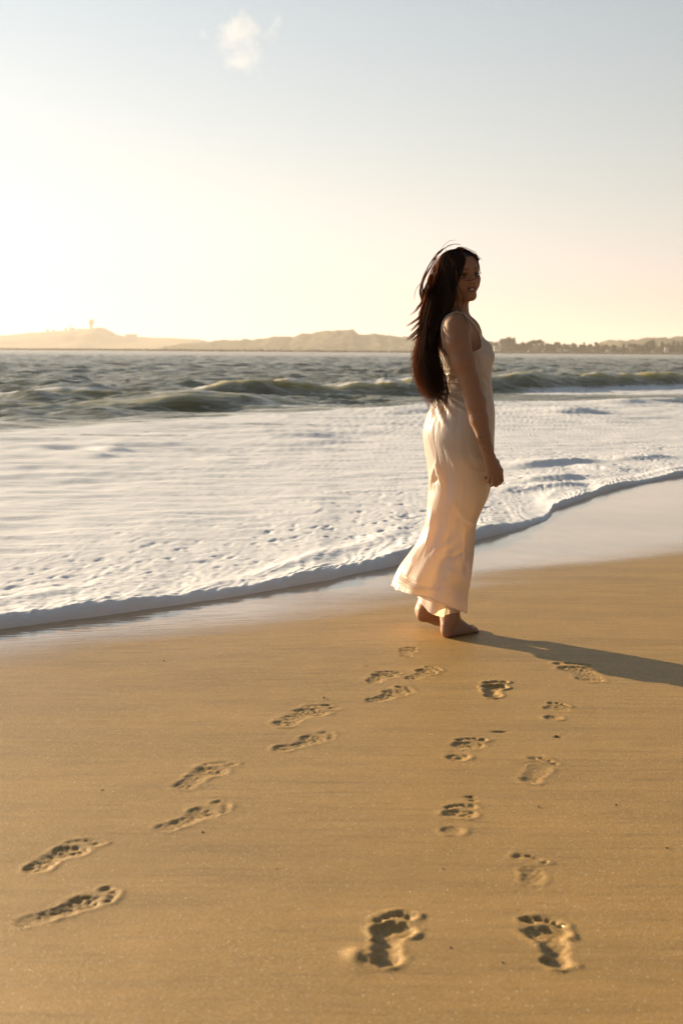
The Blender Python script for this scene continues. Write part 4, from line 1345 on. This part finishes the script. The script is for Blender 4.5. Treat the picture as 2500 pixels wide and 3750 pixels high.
top = 1.214 + 0.020 * np.exp(-(pd / 30) ** 2) + 0.088 * np.exp(-((np.abs(pd) - 46) / np.where(np.abs(pd) > 46, 40, 15)) ** 2) - 0.004 * np.cos(2 * phi)
sv_ = np.linspace(0, 1, NZ_)
zz = np.empty((NZ_, NP_))
for j in range(NP_):
    lo_, mid_ = hem[j], 0.95
    zz[:, j] = np.where(sv_ < .72, lo_ + (mid_ - lo_) * sv_ / .72, mid_ + (top[j] - mid_) * (sv_ - .72) / .28)
PH = np.broadcast_to(phi, zz.shape)
def cloth(zz, PH, grow=0.0):
    cx, cy, a_, b_ = (np.interp(zz, ZZ, t) for t in (SXC, SYC, SA, SB))
    # the skirt hangs as a squarish tube, the buttocks and bust stay round
    u, v = np.cos(PH), np.sin(PH)
    X = cx + (a_ + grow) * u * FW[0] + (b_ + grow) * v * LF[0]
    Y = cy + (a_ + grow) * u * FW[1] + (b_ + grow) * v * LF[1]
    return X, Y
DX, DY = cloth(zz, PH)
nx_, ny_ = np.cos(PH) * FW[0] + np.sin(PH) * LF[0], np.cos(PH) * FW[1] + np.sin(PH) * LF[1]
low = sstep(0.75, 0.15, zz)
disp = low * (0.008 * np.sin(5 * PH + 9 * zz + 1.0) + 0.006 * np.sin(9 * PH - 6 * zz + 2.2) + 0.009 * sstep(.4, .15, zz) * np.sin(4 * PH + 1.7))
disp += 0.0016 * fbm(PH * 3.0, zz * 26 + PH * 3, 301, 3) * sstep(.9, 1.0, zz) + 0.0035 * fbm(PH * 5 + zz * 6, zz * 7, 305, 3)
# bust and seat
disp += 0.003 * np.exp(-((np.degrees(PH) + 40) / 26) ** 2 - ((zz - 1.235) / .05) ** 2) + 0.003 * np.exp(-((np.degrees(PH) - 40) / 26) ** 2 - ((zz - 1.235) / .05) ** 2)
disp -= 0.004 * np.exp(-((np.abs(np.degrees(PH)) - 180) / 14) ** 2 - ((zz - .90) / .07) ** 2)
P0 = np.stack([DX, DY, zz], 2)
qx, qy = proj(P0)
nearside = sstep(0.15, -0.25, ny_)
for pts, hw, hh in FOLDS:
    d_, t_ = seg_d(qx, qy, pts)
    disp += hh * 0.0016 * np.exp(-(d_ / hw) ** 2) * np.clip(np.sin(np.pi * np.clip(t_, .02, .98)), 0, 1) ** .5 * nearside
P0[..., 0] += nx_ * disp; P0[..., 1] += ny_ * disp
pp = P0.reshape(-1, 3)
up_ = pp[:, 2] > 0.70
pu = pp[up_].copy(); push_out(TORSO, pu, 0.0045, 3); pp[up_] = pu
P0 = pp.reshape(P0.shape)
def tube_faces(nr, nc):
    i = np.arange(nr * nc).reshape(nr, nc)
    a, b = i[:-1], np.roll(i, -1, 1)[:-1]
    c, d = np.roll(i, -1, 1)[1:], i[1:]
    return np.stack([a.ravel(), b.ravel(), c.ravel(), d.ravel()], 1)

def satin_material():
    m, nt, out = new_mat('cream_satin')
    L = nt.links.new
    pos = N(nt, 'ShaderNodeNewGeometry').outputs['Position']
    n = N(nt, 'ShaderNodeTexNoise', Scale=14.0, Detail=4.0)
    L(pos, n.inputs['Vector'])
    col = ramp(nt, n.outputs[0], [(0.3, (0.79, 0.775, 0.755)), (0.7, (0.83, 0.815, 0.795))]).outputs[0]
    w = N(nt, 'ShaderNodeTexWave', Scale=420.0, Distortion=1.5, Detail=2.0)
    w.bands_direction = 'DIAGONAL'
    L(pos, w.inputs['Vector'])
    b = N(nt, 'ShaderNodeBump', Strength=0.06, Distance=0.0004)
    L(w.outputs['Color'], b.inputs['Height'])
    p = N(nt, 'ShaderNodeBsdfPrincipled', Roughness=0.30)
    p.inputs['Specular IOR Level'].default_value = 0.5
    p.inputs['Sheen Weight'].default_value = 0.15
    L(col, p.inputs['Base Color']); L(b.outputs[0], p.inputs['Normal'])
    t = N(nt, 'ShaderNodeBsdfTranslucent')
    t.inputs['Color'].default_value = (1.0, 0.75, 0.48, 1)
    mx = N(nt, 'ShaderNodeMixShader', Fac=0.50)
    L(p.outputs[0], mx.inputs[1]); L(t.outputs[0], mx.inputs[2])
    L(mx.outputs[0], out.inputs['Surface'])
    return m
M_SATIN = satin_material()
dress = child('dress', mesh_np('dress', P0.reshape(-1, 3), tube_faces(NZ_, NP_)), M_SATIN)

# hem binding: a thin rolled edge round the bottom and the neckline
def ring_tube(path, r, seg=6, closed=True):
    path = np.asarray(path); n = len(path)
    t = np.roll(path, -1, 0) - np.roll(path, 1, 0)
    if not closed:
        t[0] = path[1] - path[0]; t[-1] = path[-1] - path[-2]
    t /= np.linalg.norm(t, axis=1, keepdims=True) + 1e-9
    ref = np.array([0.31, 0.52, 0.79])
    a = np.cross(t, ref); a /= np.linalg.norm(a, axis=1, keepdims=True)
    b = np.cross(t, a)
    ang = np.linspace(0, 2 * np.pi, seg, endpoint=False)
    rr = np.broadcast_to(np.asarray(r, float).reshape(-1, 1, 1), (n, 1, 1))
    V = path[:, None, :] + rr * (np.cos(ang)[None, :, None] * a[:, None, :] + np.sin(ang)[None, :, None] * b[:, None, :])
    Fq = tube_faces(n, seg)
    if closed:
        i = np.arange(n * seg).reshape(n, seg)
        a_, b_ = i[-1], np.roll(i[-1], -1); c_, d_ = np.roll(i[0], -1), i[0]
        Fq = np.concatenate([Fq, np.stack([a_, b_, c_, d_], 1)])
    return V.reshape(-1, 3), Fq
hv, hf = ring_tube(P0[0], 0.0016)
child('hem', mesh_np('hem', hv, hf), M_SATIN, dress)
hv, hf = ring_tube(P0[-1], 0.0016)
child('neckline', mesh_np('neckline', hv, hf), M_SATIN, dress)

# slip lining showing below the skirt
phl = np.linspace(-math.pi, math.pi, 160, endpoint=False)
sl = np.linspace(0, 1, 60)
c0 = W(1597, 2200, PY - .02); c1 = W(1640, 1960, PY)
hl2 = np.interp(np.cos(phl), [-1, -.4, .3, 1], [.158, .116, .092, .104])
LZ = hl2[None, :] + (0.33 - hl2[None, :]) * sl[:, None]
tcx = c0.x + (c1.x - c0.x) * (LZ - .12) / .3; tcy = c0.y + (c1.y - c0.y) * (LZ - .12) / .3
ph2 = np.broadcast_to(phl, LZ.shape)
rl = 1 + 0.10 * np.sin(3 * ph2 + 1.0) * sstep(.4, .1, LZ) + .05 * np.sin(7 * ph2 + 8 * LZ)
rl = rl * (1 - .3 * sl[:, None])
LX = tcx + 0.097 * rl * np.cos(ph2); LY = tcy + 0.135 * rl * np.sin(ph2)
lp = np.stack([LX, LY, LZ], 2).reshape(-1, 3)
push_out(F, lp, 0.004, 8)
lining = child('dress_lining', mesh_np('dress_lining', lp, tube_faces(60, 160)), M_SATIN)

# straps
def on_skin(pts, dist):
    p = np.array([q for q in pts], float)
    # resample, then settle on the body
    t = np.linspace(0, len(p) - 1, 40)
    q = np.stack([np.interp(t, np.arange(len(p)), p[:, k]) for k in range(3)], 1)
    for _ in range(6):
        s_ = sample(F, q)
        q = q + grad(F, q) * np.clip(dist - s_, -0.015, 0.015)[:, None]
        q[1:-1] = 0.25 * q[:-2] + 0.5 * q[1:-1] + 0.25 * q[2:]
    return q
STR = [[Z1(636, 1360, -.12), Z1(614, 1260, -.13), Z1(612, 1190, -.13), Z1(640, 1080, -.13), Z1(700, 985, -.12), Z1(790, 950, -.11), Z1(860, 958, -.09), Z1(930, 1010, -.06), Z1(1000, 1090, -.05), Z1(1075, 1172, -.03)],
       [Z1(690, 1330, .12), Z1(720, 1200, .14), Z1(760, 1060, .15), Z1(850, 985, .14), Z1(930, 975, .10), Z1(960, 1020, .06), Z1(1010, 1090, .03), Z1(1078, 1168, .01)]]
for st in STR:
    v, f = ring_tube(on_skin(st, .0022), 0.0032, 8, False)
    child('strap', mesh_np('strap', v, f), M_SATIN, dress)

# ---- eyes, lashes, teeth
def simple_mat(name, col, rough=0.4, spec=0.5):
    m, nt, out = new_mat(name)
    p = N(nt, 'ShaderNodeBsdfPrincipled', Roughness=rough)
    n = N(nt, 'ShaderNodeTexNoise', Scale=300.0)
    nt.links.new(ramp(nt, n.outputs[0], [(0.3, tuple(c * .92 for c in col)), (0.7, col)]).outputs[0], p.inputs['Base Color'])
    p.inputs['Specular IOR Level'].default_value = spec
    nt.links.new(p.outputs[0], out.inputs['Surface'])
    return m
M_WHITE = simple_mat('eye_white', (0.62, 0.56, 0.52), 0.15)
M_IRIS = simple_mat('eye_iris', (0.025, 0.013, 0.008), 0.08)
M_TOOTH = simple_mat('tooth', (0.70, 0.64, 0.56), 0.25)
M_LASH = simple_mat('lash', (0.012, 0.008, 0.006), 0.6)
def ball(c, r, seg=20):
    th = np.linspace(0.02, np.pi - 0.02, seg); ph = np.linspace(0, 2 * np.pi, seg * 2, endpoint=False)
    T_, P_ = np.meshgrid(th, ph, indexing='ij')
    v = np.stack([np.sin(T_) * np.cos(P_), np.sin(T_) * np.sin(P_), np.cos(T_)], 2).reshape(-1, 3) * r + np.asarray(c)
    return v, tube_faces(seg, seg * 2)
gaze = np.array([math.cos(rad(12)), -math.sin(rad(12)) , 0.0])
for sg in (-1, 1):
    ec = np.array([.0705, sg * .0315, .001])
    v, f = ball((0, 0, 0), .0125)
    eye = child('eye', mesh_np('eye', np.array([Hd(*(q + ec)) for q in v]), f), M_WHITE)
    v, f = ball((0, 0, 0), .0062, 12)
    v[:, 0] *= .45
    rot = np.array([[gaze[0], -gaze[1], 0], [gaze[1], gaze[0], 0], [0, 0, 1]])
    v = (rot @ (v + np.array([.0108, 0, -.0005])).T).T
    child('iris', mesh_np('iris', np.array([Hd(*(q + ec)) for q in v]), f), M_IRIS, eye)
    # upper and lower lids as shells round the eyeball
    vv = []
    nT, nP = 10, 24
    for (e0, e1) in ((0.07, 1.35), (-1.2, -0.30)):
        for a in np.linspace(e0, e1, nT):
            for b in np.linspace(-1.25, 1.25, nP):
                lid = 0.62 * (abs(b) / 1.25) ** 2.2
                aa = a * (1 - lid) - .04 * sg * b if a > 0 else a * (1 - lid * .9) - .04 * sg * b
                r_ = .0137
                vv.append(ec + r_ * np.array([math.cos(aa) * math.cos(b), math.cos(aa) * math.sin(b), math.sin(aa)]))
    vv = np.array([Hd(*q) for q in vv])
    gf = grid_faces(nT, nP)
    tone = np.tile(np.array([0.10, 0.05, 0.033]), (len(vv), 1))
    child('eyelid', mesh_np('eyelid', vv, np.concatenate([gf, gf + nT * nP]), True, dict(tone=tone)), M_SKIN)
    V_, F_ = [], []
    for k in range(26):
        b = -1.1 + 2.2 * k / 25
        lid = 0.62 * (abs(b) / 1.25) ** 2.2
        a = 0.07 * (1 - lid) - .04 * sg * b
        o_ = np.array([math.cos(a) * math.cos(b), math.cos(a) * math.sin(b), math.sin(a)])
        ln = .0075 + .0045 * max(0, b * sg)
        p0 = ec + .0138 * o_
        side = np.array([0, math.cos(b), 0]) * .0006
        d1 = np.array([o_[0], o_[1] * 1.3, .15]); d2 = np.array([o_[0] * .7, o_[1] * 1.3, .9])
        p1 = p0 + d1 * ln * .6; p2 = p1 + d2 * ln * .55
        i = len(V_)
        V_ += [p0 - side * 1.4, p0 + side * 1.4, p1 + side, p1 - side, p2 + side * .4, p2 - side * .4]
        F_ += [(i, i + 1, i + 2, i + 3), (i + 3, i + 2, i + 4, i + 5)]
    child('eyelashes', mesh_np('eyelashes', np.array([Hd(*q) for q in V_]), np.array(F_)), M_LASH)
V_, F_ = [], []
for k in range(10):
    b0 = -1 + 2 * k / 10; b1 = -1 + 2 * (k + .92) / 10
    for b, z in ((b0, -.0600), (b1, -.0600), (b1, -.0695 + .0012 * abs(b1)), (b0, -.0695 + .0012 * abs(b0))):
        V_.append((.0856 - .0125 * b * b, .0215 * b, z + .0068 + .0050 * b * b))
    F_.append((4 * k, 4 * k + 1, 4 * k + 2, 4 * k + 3))
child('teeth', mesh_np('teeth', np.array([Hd(*q) for q in V_]), np.array(F_)), M_TOOTH)

# ---- hair: hair curves from the scalp down the back, blown to the left
HL = np.array([  # row, left, right
    (905, 1640, 1700), (930, 1612, 1716), (960, 1592, 1680), (1000, 1580, 1672), (1040, 1570, 1670), (1080, 1560, 1668), (1110, 1552, 1666), (1150, 1544, 1646), (1180, 1541, 1618), (1220, 1536, 1599),
    (1260, 1526, 1595), (1300, 1517, 1603), (1350, 1515, 1614), (1400, 1528, 1632), (1440, 1552, 1638), (1480, 1580, 1638), (1520, 1590, 1640)], float)
def lvl(y, a):
    return np.interp(y, HL[:, 0], HL[:, 1]) * (1 - a) + np.interp(y, HL[:, 0], HL[:, 2]) * a
LVDY = np.array([(950, -.03), (1050, -.03), (1150, -.035), (1220, -.045), (1320, -.07), (1420, -.075), (1520, -.075)])
hrng = np.random.default_rng(11)
STR_PTS = []                                            # list of (n,3) arrays
def catmull(P, n):
    P = np.asarray(P, float)
    Q = np.vstack([2 * P[0] - P[1], P, 2 * P[-1] - P[-2]])
    t = np.linspace(0, len(P) - 1 - 1e-6, n); i = t.astype(int); f = (t - i)[:, None]
    a, b, c, d = Q[i], Q[i + 1], Q[i + 2], Q[i + 3]
    return 0.5 * (2 * b + (c - a) * f + (2 * a - 5 * b + 4 * c - d) * f ** 2 + (3 * b - a - 3 * c + d) * f ** 3)
def skull_pt(th, ph, k=1.0):
    """point on the hair-bearing skull; th from the crown, ph round (0 = forehead, + = her left)"""
    d = np.array([math.sin(th) * math.cos(ph), math.sin(th) * math.sin(ph), math.cos(th)])
    r = np.array([.094, .075, .087]) * k
    return np.array([-.010, 0, .034]) + d * r
NPT = 26
clumps = [(hrng.random(), hrng.normal(), hrng.random()) for _ in range(420)]
def add_main(n):
    for i in range(n):
        ci = int(hrng.integers(len(clumps)))
        ca, cb, cl = clumps[ci]
        a = np.clip(ca + hrng.normal() * .022, -.03, 1.03)
        b = cb * .6 + hrng.normal() * .12
        # root: across the scalp; a=1 near temple, a=0 back and far side
        far = hrng.random() < 0.38
        if far:
            ph = rad(hrng.uniform(25, 180)); th = rad(hrng.uniform(4, 78 if ph > rad(80) else 55))
        else:
            ph = -rad(hrng.uniform(18, 180)); th = rad(hrng.uniform(3, 80 if ph < -rad(75) else 50))
        r0 = Hd(*skull_pt(th, ph, 1.0))
        end = 1320 + 118 * cl + hrng.normal() * 34 - 95 * (1 - min(1, a * 2.0)) + 25 * a
        pts = [r0]
        if far and ph < rad(100):
            # swept over the far temple and behind the ear
            pts.append(Hd(*skull_pt(th + rad(14), ph + rad(14), 1.10)))
            pts.append(Hd(*skull_pt(rad(80), ph + rad(46), 1.13)))
            a = a * .85
        else:
            pts.append(Hd(*skull_pt(th + (rad(88) - th) * .35, ph * 1.0, 1.07)))
            pts.append(Hd(*skull_pt(th + (rad(90) - th) * .8, ph * .98, 1.12)))
        lat = 0.5 + 0.5 * math.cos(ph) if not far else 0.15
        if not far:
            a = np.clip(0.30 * a + 0.70 * (0.08 + 0.92 * sstep(rad(178), rad(60), abs(ph))) * (0.55 + 0.45 * hrng.random()), 0, 1)
        y0 = 1085 if not far else 1120
        for y in list(np.arange(y0, end, 62)) + [end]:
            x = lvl(y, a)
            w = (y - 950) / 500
            x += 7 * noise(ca * 9 + y / 130, cb * 3, 401) * w * 1.6 + (4.5 + 8 * max(0, w - .6)) * noise(i * 7.3, y / 55, 405) * w + (13 * hrng.normal() * max(0, w - .55))
            near_ = -.075 * sstep(.55, 1.0, a) * sstep(1230, 1080, y) if not far else 0.03 * sstep(1250, 1100, y)
            dy = np.interp(y, LVDY[:, 0], LVDY[:, 1]) + .042 * b * (.6 + .45 * sstep(1100, 1300, y)) + near_
            pts.append(B(x, y, dy))
        STR_PTS.append(catmull(pts, NPT))
add_main(6200)
# short strands hugging the crown so that no scalp shows
for i in range(2600):
    ph = rad(hrng.uniform(-180, 180)); th = rad(hrng.uniform(2, 70))
    if abs(ph) < rad(30) and th > rad(40):
        continue
    sgn = -1 if ph < 0 else 1
    dph = rad(6) if abs(ph) > rad(60) else rad(24)
    STR_PTS.append(catmull([Hd(*skull_pt(th, ph, 1.01)), Hd(*skull_pt(th + rad(20), ph + sgn * dph * .6, 1.06)), Hd(*skull_pt(th + rad(44), ph + sgn * dph * 1.3, 1.075)), Hd(*skull_pt(th + rad(hrng.uniform(58, 105)), ph + sgn * dph * 2, 1.06))], NPT))
N_MAIN = len(STR_PTS)
allp = np.concatenate(STR_PTS)
allp = push_out(F, allp, 0.004, 4)
allp = allp.reshape(-1, NPT, 3)
allp[:, 1:-1] = 0.25 * allp[:, :-2] + 0.5 * allp[:, 1:-1] + 0.25 * allp[:, 2:]
STR_PTS = list(allp)
# wind-blown locks
LOCKS = [
    ([(700, 190), (560, 340), (470, 520), (430, 680), (450, 800), (385, 900), (275, 985)], 26, 9, -.02),
    ([(650, 220), (540, 420), (458, 600), (470, 760), (405, 860), (340, 930)], 18, 10, -.03),
    ([(610, 300), (500, 480), (440, 640), (462, 740), (505, 830)], 16, 9, -.03),
    ([(570, 500), (505, 800), (430, 960), (330, 1045), (245, 1088)], 18, 14, -.04),
    ([(565, 700), (485, 950), (385, 1080), (296, 1158)], 24, 14, -.05),
    ([(560, 850), (470, 1020), (385, 1130), (238, 1262)], 26, 10, -.05),
    ([(525, 980), (440, 1100), (355, 1190), (265, 1252)], 22, 13, -.06),
    ([(505, 1090), (435, 1160), (370, 1225), (328, 1262)], 22, 14, -.06),
    ([(490, 540), (395, 640), (364, 760), (392, 860)], 3, 6, -.03),
    ([(600, 420), (470, 700), (480, 900), (430, 1000), (300, 1060)], 12, 16, -.03),
    ([(640, 250), (720, 135), (800, 95), (890, 106)], 3, 5, -.02), ([(650, 250), (760, 152), (880, 140), (902, 165)], 4, 5, -.03),
    ([(560, 330), (640, 230), (760, 160), (860, 150)], 5, 8, -.02),
    ([(985, 210), (1050, 218), (1076, 245), (1066, 262)], 5, 3, -.07), ([(1040, 245), (1100, 300), (1112, 312), (1098, 335)], 8, 5, -.08), ([(900, 165), (1000, 200), (1120, 300), (1135, 330)], 4, 6, -.05),
    ([(640, 1300), (655, 1380), (700, 1500), (745, 1570)], 4, 6, -.17), ([(690, 1560), (720, 1700), (745, 1850), (735, 1960)], 16, 12, -.16), ([(640, 1450), (690, 1620), (750, 1760)], 8, 7, -.16),
    ([(720, 190), (770, 290), (840, 390)], 3, 3, -.14),
]
FRONT = [
    ([(845, 440), (850, 560), (905, 680), (930, 765), (905, 880), (945, 990), (1000, 1110), (1005, 1240), (950, 1340)], 4, 4, -.155),
    ([(850, 520), (880, 640), (915, 720), (925, 790), (890, 850)], 4, 4, -.150), ([(830, 600), (860, 760), (880, 900), (940, 1010), (980, 1080)], 5, 7, -.135),
    ([(720, 190), (770, 290), (840, 390)], 3, 3, -.14),
]
def jit_lock(pts, n, spread, dy):
    base = np.array(pts, float)
    for _ in range(n):
        o = hrng.normal(size=2) * spread * .5
        grow = np.linspace(0.25, 1.25, len(base))[:, None]
        wv = hrng.normal(size=base.shape) * spread * .22
        q = base + o[None, :] * grow + wv
        cut = hrng.uniform(.8, 1.0)
        P = [Z1(x, y, dy + hrng.normal() * .006) for x, y in q]
        c = catmull(P, NPT)
        STR_PTS.append(catmull(c[:max(6, int(NPT * cut))], NPT))
for pts, n, sp, dy in LOCKS:
    jit_lock(pts, int(n * 1.7) if n > 9 else n, sp, dy)
# the wavy ends of the hair over the back of the dress
for _ in range(900):
    a = hrng.random() ** 1.5 - .04
    y0 = hrng.uniform(1230, 1400)
    x0 = lvl(y0, a)
    ln = hrng.uniform(60, 130)
    x1 = lvl(min(y0 + ln, 1510), np.clip(a + hrng.normal() * .12, -.08, 1.05))
    dy = -.085 + hrng.normal() * .02
    p = [B(x0, y0, dy), B(x0 + (x1 - x0) * .4 + hrng.normal() * 10, y0 + ln * .4, dy), B(x0 + (x1 - x0) * .75 + hrng.normal() * 8, y0 + ln * .75, dy), B(x1 + hrng.normal() * 14, y0 + ln, dy - .01)]
    STR_PTS.append(catmull(p, NPT))
N_RIM0 = len(STR_PTS)
for _ in range(200):                                     # thin outer layer along the blown edge
    y0 = hrng.uniform(930, 1080); y1 = y0 + hrng.uniform(120, 260)
    off = abs(hrng.normal()) * 14 - 7
    P = []
    for k in range(5):
        y = y0 + (y1 - y0) * k / 4
        P.append(B(lvl(y, 0) + off + 4 * noise(off * 3.1, y / 70, 611) + hrng.normal() * 2.0 * k * .6, y, -.02 + hrng.normal() * .012))
    STR_PTS.append(catmull(P, NPT))
N_RIM1 = len(STR_PTS)
N_BODY = len(STR_PTS)
for pts, n, sp in (([(545, 930), (600, 1125), (700, 1200), (880, 1243), (1080, 1195), (1215, 1095), (1265, 1000)], 3, 7), ([(860, 1225), (960, 1140), (1045, 1030)], 2, 8)):
    base = np.array(pts, float)
    for _ in range(n):
        q = base + hrng.normal(size=2)[None, :] * sp + hrng.normal(size=base.shape) * sp * .35
        STR_PTS.append(catmull([Z6(x, y, -.185) for x, y in q], NPT))
for pts, n, sp, dy in FRONT:
    jit_lock(pts, n, sp, dy)
HP = np.stack(STR_PTS)
q = HP[N_MAIN:].reshape(-1, 3); push_out(F, q, 0.003, 2); HP[N_MAIN:] = q.reshape(-1, NPT, 3)

def hair_material(name='dark_hair', glow=1.0):
    m, nt, out = new_mat(name)
    p = N(nt, 'ShaderNodeBsdfDiffuse')
    info = N(nt, 'ShaderNodeHairInfo')
    col = ramp(nt, info.outputs['Random'], [(0.0, (0.008, 0.005, 0.004)), (0.7, (0.014, 0.008, 0.006)), (1.0, (0.028, 0.015, 0.010))]).outputs[0]
    nt.links.new(col, p.inputs['Color'])
    g = N(nt, 'ShaderNodeBsdfGlossy', Roughness=0.5)
    g.inputs['Color'].default_value = (0.30, 0.22, 0.17, 1)
    m1 = N(nt, 'ShaderNodeMixShader', Fac=0.05)
    nt.links.new(p.outputs[0], m1.inputs[1]); nt.links.new(g.outputs[0], m1.inputs[2])
    t = N(nt, 'ShaderNodeBsdfHair', component='Transmission', RoughnessU=0.25, RoughnessV=0.5)
    t.inputs['Color'].default_value = (0.60, 0.17, 0.045, 1)
    thin = N(nt, 'ShaderNodeAttribute', attribute_name='thin').outputs['Fac']
    mx = N(nt, 'ShaderNodeMixShader')
    nt.links.new(math_node(nt, 'MULTIPLY', thin, glow), mx.inputs[0])
    nt.links.new(m1.outputs[0], mx.inputs[1]); nt.links.new(t.outputs[0], mx.inputs[2])
    nt.links.new(mx.outputs[0], out.inputs['Surface'])
    return m
def hair_object(name, P, radius, mat, thin):
    hc = bpy.data.hair_curves.new(name)
    hc.add_curves([NPT] * len(P))
    loc = P - np.array([0.50, PY, 0.0])
    hc.attributes['position'].data.foreach_set('vector', loc.astype(np.float32).ravel())
    ra = hc.attributes.get('radius') or hc.attributes.new('radius', 'FLOAT', 'POINT')
    prof = np.interp(np.linspace(0, 1, NPT), [0, .6, 1], [1, 1, .12])
    ra.data.foreach_set('value', (radius[:, None] * prof[None, :]).astype(np.float32).ravel())
    ta = hc.attributes.new('thin', 'FLOAT', 'CURVE')
    ta.data.foreach_set('value', thin.astype(np.float32))
    hc.materials.append(mat)
    o = bpy.data.objects.new(name, hc)
    COL.objects.link(o)
    o.parent = woman
    return o
rr = np.full(len(HP), 0.00060); rr[N_MAIN:] = 0.00048; rr[N_BODY:] = 0.00048
THIN = np.full(len(HP), 0.028); THIN[N_MAIN:] = 0.12; THIN[N_RIM0:N_RIM1] = 0.36
hair = hair_object('hair', HP[:N_BODY], rr[:N_BODY], hair_material(), THIN[:N_BODY])
hair_object('loose_strands', HP[N_BODY:], rr[N_BODY:], hair_material('loose_hair', 0.1), THIN[N_BODY:])
